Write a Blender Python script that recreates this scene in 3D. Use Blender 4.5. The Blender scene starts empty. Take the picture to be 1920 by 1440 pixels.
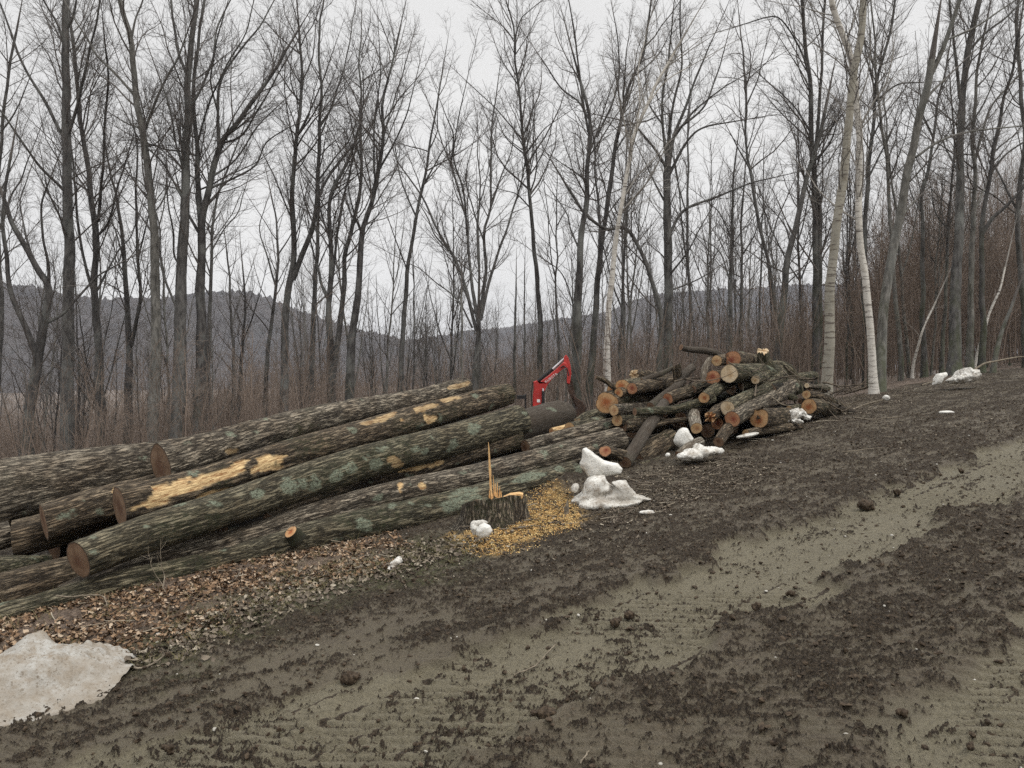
import bpy, math, random
import numpy as np
from mathutils import Vector, Matrix

# ------------------------------------------------------------------ camera, world, sun
SC = bpy.context.scene
COL = SC.collection
CAMZ, FPX, PITCH = 1.6, 1478.0, -math.atan(10/1478.0)
cam_d = bpy.data.cameras.new('camera')
cam_d.sensor_width = 36.0
cam_d.lens = 36.0*FPX/1920.0
cam_d.clip_start, cam_d.clip_end = 0.05, 6000
cam = bpy.data.objects.new('camera', cam_d)
cam.location = (0, 0, CAMZ)
cam.rotation_euler = (math.radians(90)+PITCH, 0, 0)
COL.objects.link(cam)
SC.camera = cam
SC.view_settings.view_transform = 'Standard'
SC.view_settings.look = 'None'
SC.view_settings.exposure = 0.0
SC.view_settings.gamma = 1.0
SC.render.engine = 'CYCLES'
SC.cycles.max_bounces = 5
SC.cycles.diffuse_bounces = 3
SC.cycles.glossy_bounces = 2
SC.cycles.transmission_bounces = 2
SC.cycles.transparent_max_bounces = 4
SC.cycles.volume_bounces = 0
SC.cycles.use_denoising = False
SC.render.film_transparent = False

SUN_EL, SUN_ROT = math.radians(56), math.radians(118)   # high, behind the camera to the right
W = bpy.data.worlds.new('World')
SC.world = W
W.use_nodes = True
nt = W.node_tree
nt.nodes.clear()
wo = nt.nodes.new('ShaderNodeOutputWorld')
bg = nt.nodes.new('ShaderNodeBackground')
sky = nt.nodes.new('ShaderNodeTexSky')
sky.sky_type = 'NISHITA'
sky.sun_disc = False
sky.sun_elevation = SUN_EL
sky.sun_rotation = SUN_ROT
hs = nt.nodes.new('ShaderNodeHueSaturation')
hs.inputs['Saturation'].default_value = 0.10
tcw = nt.nodes.new('ShaderNodeTexCoord')
mpw = nt.nodes.new('ShaderNodeMapping')
mpw.inputs['Scale'].default_value = (1.0, 1.0, 2.6)
nz = nt.nodes.new('ShaderNodeTexNoise')
nz.inputs['Scale'].default_value = 2.2
nz.inputs['Detail'].default_value = 5
nz.inputs['Roughness'].default_value = 0.5
rp = nt.nodes.new('ShaderNodeValToRGB')
rp.color_ramp.elements[0].position = 0.34
rp.color_ramp.elements[0].color = (7.35, 7.33, 7.30, 1)
rp.color_ramp.elements[1].position = 0.66
rp.color_ramp.elements[1].color = (8.5, 8.45, 8.36, 1)
mxw = nt.nodes.new('ShaderNodeMixRGB')
mxw.inputs['Fac'].default_value = 0.9
nt.links.new(tcw.outputs['Generated'], mpw.inputs['Vector'])
nt.links.new(mpw.outputs['Vector'], nz.inputs['Vector'])
nt.links.new(nz.outputs['Fac'], rp.inputs['Fac'])
nt.links.new(sky.outputs['Color'], hs.inputs['Color'])
nt.links.new(hs.outputs['Color'], mxw.inputs['Color1'])
nt.links.new(rp.outputs['Color'], mxw.inputs['Color2'])
# an overcast sky is brightest overhead
sxw = nt.nodes.new('ShaderNodeSeparateXYZ'); nt.links.new(tcw.outputs['Generated'], sxw.inputs[0])
mr = nt.nodes.new('ShaderNodeMapRange'); mr.interpolation_type = 'SMOOTHSTEP'
for _k, _v in (('From Min', .42), ('From Max', .95), ('To Min', 1.0), ('To Max', 2.3)): mr.inputs[_k].default_value = _v
nt.links.new(sxw.outputs['Z'], mr.inputs['Value'])
vm = nt.nodes.new('ShaderNodeVectorMath'); vm.operation = 'SCALE'
nt.links.new(mxw.outputs['Color'], vm.inputs[0]); nt.links.new(mr.outputs['Result'], vm.inputs['Scale'])
nt.links.new(vm.outputs['Vector'], bg.inputs['Color'])
bg.inputs['Strength'].default_value = 0.111
nt.links.new(bg.outputs['Background'], wo.inputs['Surface'])

sd = bpy.data.lights.new('sun', 'SUN')
sd.energy = 1.5
sd.angle = math.radians(12)
sd.color = (1.0, 0.96, 0.90)
sun = bpy.data.objects.new('sun', sd)
_sv = Vector((math.sin(SUN_ROT)*math.cos(SUN_EL), math.cos(SUN_ROT)*math.cos(SUN_EL), math.sin(SUN_EL)))
sun.rotation_euler = _sv.to_track_quat('Z', 'Y').to_euler()
sun.location = (0, 0, 30)
COL.objects.link(sun)

# ------------------------------------------------------------------ projection helpers (real distances, real sizes)
CP = np.array([0, 0, CAMZ])
_f = np.array([0, math.cos(PITCH), math.sin(PITCH)])
_u = np.array([0, -math.sin(PITCH), math.cos(PITCH)])
_r = np.array([1.0, 0, 0])
def ray(px, py):
    return _f + _r*((px-960)/FPX) + _u*((720-py)/FPX)
def P(px, py, d):
    v = ray(px, py)
    return CP + v*(d/v[1])
def proj(V):
    q = V-CP
    z = np.maximum(q@_f, .05)
    return 960+FPX*(q@_r)/z, 720-FPX*(q@_u)/z

# ------------------------------------------------------------------ noise
_pr = np.random.default_rng(11)
_perm = _pr.permutation(256).astype(np.int32)
_perm = np.concatenate([_perm, _perm, _perm])
_g2 = np.array([(math.cos(a), math.sin(a)) for a in np.linspace(0, 2*math.pi, 17)[:16]], dtype=np.float32)
_g3 = _pr.normal(size=(32, 3)); _g3 = (_g3/np.linalg.norm(_g3, axis=1)[:, None]).astype(np.float32)
def n2(x, y, seed=0):
    x = np.asarray(x, dtype=np.float64)+seed*17.31; y = np.asarray(y, dtype=np.float64)+seed*9.77
    xi = np.floor(x).astype(np.int64); yi = np.floor(y).astype(np.int64)
    xf = (x-xi).astype(np.float32); yf = (y-yi).astype(np.float32)
    xi &= 255; yi &= 255
    u = xf*xf*xf*(xf*(xf*6-15)+10); v = yf*yf*yf*(yf*(yf*6-15)+10)
    def g(ix, iy, fx, fy):
        h = _perm[_perm[ix & 255]+(iy & 255)] & 15
        gg = _g2[h]
        return gg[..., 0]*fx+gg[..., 1]*fy
    a = g(xi, yi, xf, yf); b = g(xi+1, yi, xf-1, yf)
    c = g(xi, yi+1, xf, yf-1); d = g(xi+1, yi+1, xf-1, yf-1)
    return (a+(b-a)*u + ((c+(d-c)*u)-(a+(b-a)*u))*v)*1.5
def n3(x, y, z, seed=0):
    x = np.asarray(x, dtype=np.float64)+seed*7.13; y = np.asarray(y, dtype=np.float64)+seed*3.7; z = np.asarray(z, dtype=np.float64)+seed*5.9
    xi = np.floor(x).astype(np.int64); yi = np.floor(y).astype(np.int64); zi = np.floor(z).astype(np.int64)
    xf = (x-xi).astype(np.float32); yf = (y-yi).astype(np.float32); zf = (z-zi).astype(np.float32)
    u = xf*xf*(3-2*xf); v = yf*yf*(3-2*yf); w = zf*zf*(3-2*zf)
    out = 0
    for dx in (0, 1):
        for dy in (0, 1):
            for dz in (0, 1):
                h = _perm[_perm[_perm[(xi+dx) & 255]+((yi+dy) & 255)]+((zi+dz) & 255)] & 31
                g = _g3[h]
                val = g[..., 0]*(xf-dx)+g[..., 1]*(yf-dy)+g[..., 2]*(zf-dz)
                out = out + val*(u if dx else 1-u)*(v if dy else 1-v)*(w if dz else 1-w)
    return out*1.5
def sm(t):
    t = np.clip(t, 0, 1)
    return t*t*(3-2*t)
def fbm2(x, y, o, seed=0):
    s = 0; a = 1; f = 1
    for i in range(o):
        s = s+a*n2(x*f, y*f, seed+i*3); a *= .5; f *= 2.03
    return s

# ------------------------------------------------------------------ mesh helpers
def make_mesh(name, V, Q=None, T=None, smooth=True, attrs=None, mats=None, mat_idx=None):
    me = bpy.data.meshes.new(name)
    V = np.ascontiguousarray(V, dtype=np.float32)
    Q = np.zeros((0, 4), np.int32) if Q is None else np.asarray(Q, np.int32)
    T = np.zeros((0, 3), np.int32) if T is None else np.asarray(T, np.int32)
    me.vertices.add(len(V)); me.vertices.foreach_set('co', V.ravel())
    loops = np.concatenate([Q.ravel(), T.ravel()]).astype(np.int32)
    me.loops.add(len(loops)); me.loops.foreach_set('vertex_index', loops)
    nf = len(Q)+len(T)
    me.polygons.add(nf)
    ls = np.concatenate([np.arange(len(Q))*4, len(Q)*4+np.arange(len(T))*3]).astype(np.int32)
    me.polygons.foreach_set('loop_start', ls)
    me.polygons.foreach_set('use_smooth', np.full(nf, smooth, dtype=bool))
    if mat_idx is not None:
        me.polygons.foreach_set('material_index', np.asarray(mat_idx, np.int32))
    me.update(calc_edges=True)
    for k, a in (attrs or {}).items():
        at = me.attributes.new(k, 'FLOAT', 'POINT')
        at.data.foreach_set('value', np.ascontiguousarray(a, dtype=np.float32))
    for m in (mats or []):
        me.materials.append(m)
    return me
def link(name, me, parent=None, loc=None):
    o = bpy.data.objects.new(name, me)
    COL.objects.link(o)
    if loc is not None: o.location = loc
    if parent is not None: o.parent = parent
    return o
def empty(name, loc):
    o = bpy.data.objects.new(name, None)
    o.empty_display_size = .2
    o.location = loc
    COL.objects.link(o)
    return o
def tag(o, label=None, cat=None, group=None, kind=None):
    if label: o['label'] = label
    if cat: o['category'] = cat
    if group: o['group'] = group
    if kind: o['kind'] = kind
    return o
def frames(Pn):
    T = np.gradient(Pn, axis=1)
    T /= np.linalg.norm(T, axis=2, keepdims=True)+1e-9
    m = np.abs(T.mean(axis=1))
    ref = np.where((m[:, 1:2] > .8), np.array([[1., .1, .2]]), np.array([[.15, 1., .1]]))
    ref = ref/np.linalg.norm(ref, axis=1, keepdims=True)
    A = np.cross(T, ref[:, None, :]); A /= np.linalg.norm(A, axis=2, keepdims=True)+1e-9
    B = np.cross(T, A)
    return T, A, B
def tubes(Pn, R, s):
    """Pn [n,k,3], R [n,k] -> verts, quads of n tubes with s sides"""
    n, k, _ = Pn.shape
    T, A, B = frames(Pn)
    th = np.arange(s)*2*math.pi/s
    V = Pn[:, :, None, :]+R[:, :, None, None]*(A[:, :, None, :]*np.cos(th)[None, None, :, None]+B[:, :, None, :]*np.sin(th)[None, None, :, None])
    i = np.arange(n)[:, None, None]; j = np.arange(k-1)[None, :, None]; q = np.arange(s)[None, None, :]
    b = (i*k+j)*s
    F = np.stack([b+q, b+(q+1) % s, b+s+(q+1) % s, b+s+q], axis=-1).reshape(-1, 4)
    return V.reshape(-1, 3), F
class Acc:
    def __init__(s): s.V = []; s.Q = []; s.T = []; s.n = 0; s.A = {}
    def add(s, V, Q=None, T=None, **attrs):
        V = np.asarray(V, float)
        s.V.append(V)
        if Q is not None and len(Q): s.Q.append(np.asarray(Q)+s.n)
        if T is not None and len(T): s.T.append(np.asarray(T)+s.n)
        for k, a in attrs.items():
            s.A.setdefault(k, []).append(np.broadcast_to(np.asarray(a, float), (len(V),)))
        s.n += len(V)
    def mesh(s, name, mats=None, smooth=True, origin=None):
        V = np.concatenate(s.V)
        if origin is not None: V = V-np.asarray(origin)
        return make_mesh(name, V, np.concatenate(s.Q) if s.Q else None, np.concatenate(s.T) if s.T else None, smooth,
                         {k: np.concatenate(a) for k, a in s.A.items()}, mats)
def resample(pts, k, vals=None):
    pts = np.asarray(pts, float)
    # catmull-rom densify
    if len(pts) > 2:
        ext = np.vstack([2*pts[0]-pts[1], pts, 2*pts[-1]-pts[-2]])
        out = []; par = []
        for i in range(1, len(ext)-2):
            for t in np.linspace(0, 1, 8, endpoint=False):
                p0, p1, p2, p3 = ext[i-1:i+3]
                out.append(.5*((2*p1)+(-p0+p2)*t+(2*p0-5*p1+4*p2-p3)*t*t+(-p0+3*p1-3*p2+p3)*t**3)); par.append(i-1+t)
        out.append(pts[-1]); par.append(len(pts)-1)
        out = np.array(out); par = np.array(par)
    else:
        par = np.linspace(0, 1, 8); out = pts[0]+(pts[1]-pts[0])*par[:, None]
    L = np.concatenate([[0], np.cumsum(np.linalg.norm(np.diff(out, axis=0), axis=1))])
    t = np.linspace(0, L[-1], k)
    R = np.stack([np.interp(t, L, out[:, c]) for c in range(pts.shape[1])], axis=1)
    if vals is None: return R, L[-1]
    pv = np.interp(t, L, par)
    return R, L[-1], np.interp(pv, np.arange(len(vals)), vals)

# ------------------------------------------------------------------ materials
class NT:
    def __init__(s, name):
        s.m = bpy.data.materials.new(name); s.m.use_nodes = True
        s.t = s.m.node_tree; s.t.nodes.clear()
        s.o = s.n('OutputMaterial'); s.b = s.n('BsdfPrincipled')
        s.l(s.b.outputs[0], s.o.inputs['Surface'])
        s.b.inputs['Specular IOR Level'].default_value = .25
    def n(s, k, **kw):
        nd = s.t.nodes.new('ShaderNode'+k)
        for a, v in kw.items(): setattr(nd, a, v)
        return nd
    def l(s, a, b): s.t.links.new(a, b)
    def attr(s, name):
        a = s.n('Attribute', attribute_name=name); return a.outputs['Fac']
    def coords(s, scale=(1, 1, 1), kind='Object'):
        tc = s.n('TexCoord'); mp = s.n('Mapping'); mp.inputs['Scale'].default_value = scale
        s.l(tc.outputs[kind], mp.inputs['Vector']); return mp.outputs['Vector']
    def noise(s, scale, detail=4, rough=.55, vec=None, dist=0):
        nd = s.n('TexNoise'); nd.inputs['Scale'].default_value = scale; nd.inputs['Detail'].default_value = detail
        nd.inputs['Roughness'].default_value = rough; nd.inputs['Distortion'].default_value = dist
        if vec is not None: s.l(vec, nd.inputs['Vector'])
        return nd.outputs['Fac']
    def ramp(s, fac, stops):
        r = s.n('ValToRGB'); e = r.color_ramp.elements
        while len(e) < len(stops): e.new(.5)
        for i, (p, c) in enumerate(stops):
            e[i].position = p; e[i].color = (c, c, c, 1) if isinstance(c, (int, float)) else (*c, 1)
        s.l(fac, r.inputs['Fac']); return r.outputs['Color']
    def mix(s, f, a, b, mode='MIX'):
        m = s.n('MixRGB', blend_type=mode)
        for inp, v in (('Fac', f), ('Color1', a), ('Color2', b)):
            if isinstance(v, (int, float)): m.inputs[inp].default_value = v if inp == 'Fac' else (v, v, v, 1)
            elif isinstance(v, tuple): m.inputs[inp].default_value = (*v, 1)
            else: s.l(v, m.inputs[inp])
        return m.outputs['Color']
    def math(s, op, a, b=0.0, clamp=False):
        m = s.n('Math', operation=op, use_clamp=clamp)
        for i, v in enumerate((a, b)):
            if isinstance(v, (int, float)): m.inputs[i].default_value = v
            else: s.l(v, m.inputs[i])
        return m.outputs[0]
    def bump(s, h, strength=.5, dist=.01):
        b = s.n('Bump'); b.inputs['Strength'].default_value = strength; b.inputs['Distance'].default_value = dist
        s.l(h, b.inputs['Height']); s.l(b.outputs[0], s.b.inputs['Normal'])
    def fin(s, col, rough=.85):
        if isinstance(col, tuple): s.b.inputs['Base Color'].default_value = (*col, 1)
        else: s.l(col, s.b.inputs['Base Color'])
        if isinstance(rough, (int, float)): s.b.inputs['Roughness'].default_value = rough
        else: s.l(rough, s.b.inputs['Roughness'])
        return s.m

def mat_ground():
    t = NT('muddy_ground')
    v = t.coords()
    nf = t.noise(70, 4, .65, v); nm = t.noise(9, 5, .6, v); nl = t.noise(1.1, 4, .55, v); nx = t.noise(230, 2, .6, v)
    smooth = t.mix(nm, (.136, .118, .078), (.208, .183, .124))
    smooth = t.mix(t.math('MULTIPLY', t.ramp(nf, [(.50, 0.), (.62, 1.)]), .45), smooth, (.06, .052, .038))
    dark = t.mix(t.ramp(t.mix(.45, nf, nx), [(.43, 0.), (.64, 1.)]), (.014, .0092, .0054), (.094, .070, .045))  # soil flecks, contrast raised to paint lit clod tops and black shadows
    smooth = t.mix(t.math('MULTIPLY', t.attr('churn'), t.ramp(nm, [(.3, .55), (.6, 1.)])), smooth, t.mix(t.ramp(nf, [(.38, 0.), (.64, 1.)]), (.055, .042, .028), (.128, .103, .070)))
    dk = t.math('ADD', t.attr('dark'), t.math('MULTIPLY', t.math('SUBTRACT', nf, .5), 1.3))
    dk = t.ramp(dk, [(.38, 0.), (.62, 1.)])
    c = t.mix(dk, smooth, dark)
    # pale grit scattered over the churned soil
    vo = t.n('TexVoronoi'); vo.inputs['Scale'].default_value = 38; t.l(v, vo.inputs['Vector'])
    grit = t.math('MULTIPLY', t.ramp(vo.outputs['Distance'], [(.07, 1.), (.12, 0.)]), t.attr('grit'))
    c = t.mix(grit, c, (.30, .27, .21))
    lit = t.mix(t.ramp(t.noise(42, 3, .6, v), [(.35, 0.), (.65, 1.)]), (.060, .042, .030), (.20, .145, .105))
    c = t.mix(t.attr('litter'), c, lit)
    frs = t.mix(t.ramp(t.noise(3.2, 6, .7, v), [(.35, 0.), (.66, 1.)]), (.085, .062, .047), (.19, .145, .112))
    c = t.mix(t.attr('forest'), c, frs)
    gr = t.mix(t.ramp(nf, [(.4, 0.), (.65, 1.)]), (.045, .050, .020), (.11, .115, .045))
    c = t.mix(t.math('MULTIPLY', t.attr('grass'), t.ramp(t.noise(22, 3, .6, v), [(.38, 0.), (.58, 1.)])), c, gr)
    sw = t.mix(t.ramp(t.noise(90, 3, .6, v), [(.35, 0.), (.65, 1.)]), (.27, .16, .055), (.62, .43, .18))
    c = t.mix(t.math('MULTIPLY', t.attr('saw'), t.ramp(t.noise(16, 4, .7, v), [(.28, 0.), (.44, 1.)])), c, sw)
    c = t.mix(t.ramp(nl, [(.3, .0), (.75, .28)]), c, t.mix(1.0, c, 0.55, 'MULTIPLY'))
    t.bump(t.mix(.4, nf, nx), 1.0, .022)
    t.b.inputs['Specular IOR Level'].default_value = .3
    return t.fin(c, t.math('SUBTRACT', .82, t.math('MULTIPLY', t.math('SUBTRACT', 1.0, t.attr('dark')), .34)))
def mat_bark(name, lo, hi, moss=(.040, .048, .020), mossamt=1.0, fine=1.0, furrow=1.0):
    """furrowed bark; lx, ly, lz are the log's own cross and length coordinates in metres"""
    t = NT(name)
    cx = t.n('CombineXYZ'); t.l(t.attr('lx'), cx.inputs[0]); t.l(t.attr('ly'), cx.inputs[1]); t.l(t.attr('lz'), cx.inputs[2])
    def lv(s):
        mp = t.n('Mapping'); mp.inputs['Scale'].default_value = s; t.l(cx.outputs[0], mp.inputs['Vector']); return mp.outputs['Vector']
    v = t.coords()
    a = t.noise(1, 3, .6, lv((40*fine, 40*fine, 4.6)), .25); b = t.noise(1, 3, .65, lv((90*fine, 90*fine, 15)), .3); nf = t.noise(1, 2, .6, lv((190, 190, 60)))
    ra = t.math('MULTIPLY', t.math('ABSOLUTE', t.math('SUBTRACT', a, .5)), 7.5, True)
    rb = t.math('MULTIPLY', t.math('ABSOLUTE', t.math('SUBTRACT', b, .5)), 6.5, True)
    h = t.math('ADD', t.math('MULTIPLY', ra, .46*furrow), t.math('MULTIPLY', rb, .28))
    h = t.math('ADD', h, t.math('MULTIPLY', t.attr('hgt'), .30))
    h = t.math('ADD', h, t.math('MULTIPLY', t.math('SUBTRACT', nf, .5), .30))
    big = t.noise(4, 4, .6, v)
    c = t.mix(t.ramp(h, [(.34, 0.), (.62, .24), (.98, 1.)]), lo, hi)
    c = t.mix(t.ramp(big, [(.40, 0.), (.68, .6)]), c, t.mix(1.0, c, (.60, .50, .42), 'MULTIPLY'))
    mm = t.math('MULTIPLY', t.attr('moss'), mossamt, True)
    mm = t.math('MULTIPLY', mm, t.ramp(t.noise(19, 5, .75, v), [(.42, 0.), (.60, .85)]))
    mm = t.math('MULTIPLY', mm, t.ramp(h, [(.2, 1.), (.9, .45)]))
    c = t.mix(mm, c, t.mix(nf, t.mix(1.0, moss, .45, 'MULTIPLY'), t.mix(1.0, moss, 1.7, 'MULTIPLY')))
    li = t.math('MULTIPLY', t.attr('lichen'), t.ramp(t.noise(48, 5, .75, v), [(.38, .0), (.54, .9)]))
    c = t.mix(li, c, t.mix(nf, (.13, .155, .105), (.30, .33, .25)))
    wn = t.noise(1, 4, .7, lv((60, 60, 9)), .5)
    wood = t.mix(t.ramp(wn, [(.36, 0.), (.50, .55), (.66, 1.)]), (.24, .115, .045), (.80, .60, .32))
    c = t.mix(t.attr('wood'), c, wood)
    t.bump(t.mix(t.attr('wood'), h, wn), 1.0, .016)
    return t.fin(c, .9)
def mat_cut(name, a, b, core):
    t = NT(name)
    v = t.coords()
    rr = t.attr('rr'); nm = t.noise(9, 4, .6, v); nf = t.noise(45, 4, .65, v)
    c = t.mix(t.ramp(nm, [(.35, 0.), (.65, 1.)]), a, b)
    c = t.mix(t.ramp(t.math('ADD', rr, t.math('MULTIPLY', t.math('SUBTRACT', nm, .5), .5)), [(.16, 1.), (.62, 0.)]), c, core)
    ring = t.n('Math', operation='SINE'); t.l(t.math('MULTIPLY', t.math('ADD', rr, t.math('MULTIPLY', nm, .12)), 75.), ring.inputs[0])
    c = t.mix(t.math('MULTIPLY', t.math('ADD', ring.outputs[0], 1.), .13), c, t.mix(1.0, c, .55, 'MULTIPLY'))
    c = t.mix(t.ramp(nf, [(.5, 0.), (.72, .5)]), c, t.mix(1.0, c, (.45, .38, .33), 'MULTIPLY'))
    # drying cracks run out from the heart
    wv = t.n('TexVoronoi', feature='DISTANCE_TO_EDGE'); wv.inputs['Scale'].default_value = 9; t.l(v, wv.inputs['Vector'])
    ck = t.math('MULTIPLY', t.ramp(wv.outputs['Distance'], [(.008, 1.), (.022, 0.)]), t.ramp(t.noise(6, 3, .6, v), [(.50, 0.), (.60, .8)]))
    c = t.mix(ck, c, (.07, .035, .02))
    c = t.mix(t.ramp(t.noise(3.5, 5, .7, v), [(.45, 0.), (.72, .6)]), c, t.mix(1.0, c, (.50, .42, .36), 'MULTIPLY'))
    c = t.mix(t.ramp(rr, [(.90, 0.), (.965, .85)]), c, (.055, .040, .030))
    t.bump(nf, .5, .006)
    return t.fin(c, .8)
def mat_simple(name, a, b, scale=20, rough=.85, bump=.4, bd=.005, detail=4, kind='Object', spec=.25):
    t = NT(name)
    v = t.coords(kind=kind)
    n = t.noise(scale, detail, .6, v)
    t.bump(n, bump, bd)
    t.b.inputs['Specular IOR Level'].default_value = spec
    return t.fin(t.mix(t.ramp(n, [(.35, 0.), (.65, 1.)]), a, b), rough)
def mat_tree(name, a, b, mossh=0.0):
    t = NT(name)
    v = t.coords((1, 1, .28))
    n = t.noise(14, 5, .65, v); n_l = t.noise(1.6, 4, .6, t.coords((1, 1, .6)))
    c = t.mix(t.ramp(n, [(.36, 0.), (.64, 1.)]), a, b)
    c = t.mix(t.ramp(n_l, [(.50, 0.), (.62, .55)]), c, (.20, .205, .19))
    c = t.mix(t.ramp(t.noise(5, 5, .7, v), [(.30, .6), (.46, 0.)]), c, t.mix(1.0, a, .5, 'MULTIPLY'))
    if mossh > 0:
        sx = t.n('SeparateXYZ'); t.l(t.coords(), sx.inputs[0])
        m = t.math('MULTIPLY', t.ramp(t.math('DIVIDE', sx.outputs['Z'], mossh), [(.2, 1.), (1., 0.)]), t.ramp(t.noise(4, 4, .6, v), [(.42, 0.), (.6, .7)]))
        c = t.mix(m, c, (.060, .070, .030))
    t.bump(n, .7, .02)
    return t.fin(c, .9)
def mat_birch(name, a, b):
    t = NT(name)
    v = t.coords((1, 1, 7))
    n = t.noise(3.5, 4, .7, v); nl = t.noise(1.5, 4, .6, t.coords())
    c = t.mix(nl, a, b)
    c = t.mix(t.ramp(n, [(.54, 0.), (.62, .8)]), c, (.055, .038, .032))
    c = t.mix(t.ramp(t.noise(9, 4, .6, t.coords()), [(.5, 0.), (.75, .5)]), c, (.16, .13, .085))
    t.bump(n, .3, .01)
    return t.fin(c, .75)
def mat_snow(name, dirt, k=1.0):
    t = NT(name)
    v = t.coords()
    n = t.noise(7, 6, .65, v); nf = t.noise(60, 3, .6, v)
    c = t.mix(n, (.66*k, .645*k, .59*k), (.80*k, .79*k, .75*k))
    c = t.mix(t.ramp(t.noise(11, 6, .75, v), [(.58-.14*dirt, 0.), (.80-.14*dirt, dirt)]), c, (.22, .18, .135))
    c = t.mix(t.ramp(nf, [(.66-.08*dirt, 0.), (.74-.08*dirt, dirt*.8)]), c, (.10, .075, .05))
    c = t.mix(t.ramp(t.noise(2.3, 5, .7, v), [(.62-.18*dirt, 0.), (.80-.14*dirt, dirt*.75)]), c, (.25, .215, .17))
    t.bump(t.mix(.5, n, nf), .6, .02)
    t.b.inputs['Subsurface Weight'].default_value = .0
    return t.fin(c, .6)
def mat_rand(name, stops, rough=.85, scale=30):
    """each loose piece carries its own random number in the attribute rnd"""
    t = NT(name)
    n = t.noise(scale, 3, .6, t.coords())
    c = t.ramp(t.attr('rnd'), stops)
    c = t.mix(t.ramp(n, [(.4, 0.), (.7, .45)]), c, t.mix(1.0, c, .5, 'MULTIPLY'))
    return t.fin(c, rough)
M = dict(
    ground=mat_ground(),
    bark=mat_bark('rough_grey_bark', (.024, .019, .014), (.45, .39, .30)),
    bark_brown=mat_bark('brown_bark', (.021, .016, .011), (.34, .27, .185)),
    bark_shaded=mat_bark('shaded_black_bark', (.008, .007, .006), (.055, .047, .038)),  # bark blackened so its colour carries the shade between stacked logs
    bark_smooth=mat_bark('smooth_grey_bark', (.070, .058, .046), (.25, .22, .18), fine=1.6, furrow=.5),
    bark_moss=mat_bark('mossy_bark', (.018, .016, .010), (.32, .285, .195), (.032, .040, .017)),
    bark_birch=mat_bark('pale_bark', (.10, .08, .06), (.50, .46, .38)),
    cut_pale=mat_cut('pale_cut_wood', (.62, .48, .30), (.74, .60, .42), (.52, .36, .20)),
    cut_tan=mat_cut('tan_cut_wood', (.50, .32, .16), (.60, .42, .24), (.38, .20, .10)),
    cut_orange=mat_cut('orange_cut_wood', (.50, .275, .125), (.60, .385, .205), (.38, .13, .05)),
    cut_red=mat_cut('red_brown_cut_wood', (.38, .175, .09), (.47, .25, .14), (.25, .07, .04)),
    cut_brown=mat_cut('dull_brown_cut_wood', (.19, .118, .074), (.28, .185, .120), (.145, .078, .048)),
    tree=mat_tree('grey_tree_bark', (.048, .045, .043), (.145, .138, .130), 3.5),
    tree_dark=mat_tree('dark_tree_bark', (.034, .031, .030), (.098, .092, .087), 4.0),
    tree_light=mat_tree('light_tree_bark', (.075, .071, .063), (.22, .21, .19), 3.0),
    twig=mat_simple('grey_brown_twigs', (.095, .085, .078), (.155, .139, .128), 3, .9, 0),
    twig_pale=mat_simple('pale_birch_twigs', (.22, .20, .18), (.34, .32, .29), 3, .9, 0),
    thicket=mat_simple('brown_thicket_stems', (.120, .092, .073), (.235, .183, .147), .6, .9, 0),
    birch=mat_birch('white_birch_bark', (.46, .43, .38), (.66, .63, .58)),
    birch_tan=mat_birch('tan_birch_bark', (.23, .212, .172), (.37, .348, .295)),
    snow=mat_snow('old_snow', .95, .94),
    snow_clean=mat_snow('clean_snow', .60, .97),
    snow_dirty=mat_snow('dirty_snow', .95),
    snow_old=mat_snow('grimy_snow', 1.1, .52),
    clod=mat_simple('mud_clods', (.020, .013, .008), (.090, .065, .042), 60, .8, .8, .01),
    leaves=mat_rand('dead_leaves', [(.0, (.045, .030, .019)), (.35, (.12, .072, .040)), (.62, (.235, .145, .082)), (.85, (.36, .255, .165)), (1., (.50, .41, .31))], .75),
    chips=mat_rand('fresh_sawdust', [(.0, (.42, .24, .09)), (.4, (.66, .42, .17)), (.75, (.78, .55, .24)), (1., (.70, .60, .30))], .85),
    debris=mat_rand('wood_debris', [(.0, (.07, .055, .04)), (.5, (.16, .13, .10)), (.85, (.25, .21, .155)), (1., (.40, .355, .28))], .85),
    grass=mat_rand('dry_grass', [(.0, (.09, .085, .035)), (.5, (.20, .175, .08)), (1., (.36, .31, .18))], .8),
    stone=mat_simple('pale_stone', (.32, .30, .26), (.52, .50, .45), 30, .8),
    splinter=mat_simple('split_wood', (.52, .30, .12), (.70, .48, .24), 30, .8, .5, .006),
    stick_dark=mat_simple('dark_slash', (.04, .032, .024), (.15, .12, .088), 14, .9),
    stick=mat_simple('weathered_stick', (.11, .09, .065), (.26, .22, .165), 20, .85),
)
# ------------------------------------------------------------------ terrain
DX, DY = 0.788, 0.615            # direction the road runs (up the hill to the right)
def st(x, y): return DY*x-DX*y, DX*x+DY*y
def macro(x, y):
    x = np.asarray(x, float); y = np.asarray(y, float)
    s, t = st(x, y)
    r = np.hypot(x, y)+1e-6
    z = (.103*x+.043*y)*(40*np.tanh(r/40)/r)
    se = -9.9+2.3*sm((t-8.5)/4.5)
    q = se-s
    soft = np.where(q > 0, np.sqrt(q*q+2.2)-1.48, 0)
    soft = np.maximum(soft, 0)
    d = 3.6*np.tanh(.30*soft/3.6)+.045*np.clip(q-14, 0, 130)
    d = d*(1-.72*sm((t-9)/16))
    return z-d-.45*np.exp(-((x+.2)**2+(y-14.4)**2)/1.7)
_mv = None
def ground_px(px, py, it=12):
    """where the sight line through a pixel meets the ground"""
    v = ray(px, py); d = 7.0
    lo, hi = 1.5, 60
    for _ in range(50):
        m = (lo+hi)/2; p = CP+v*(m/v[1])
        if p[2] > macro(p[0], p[1]): lo = m
        else: hi = m
    p = CP+v*(lo/v[1])
    return p
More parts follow.
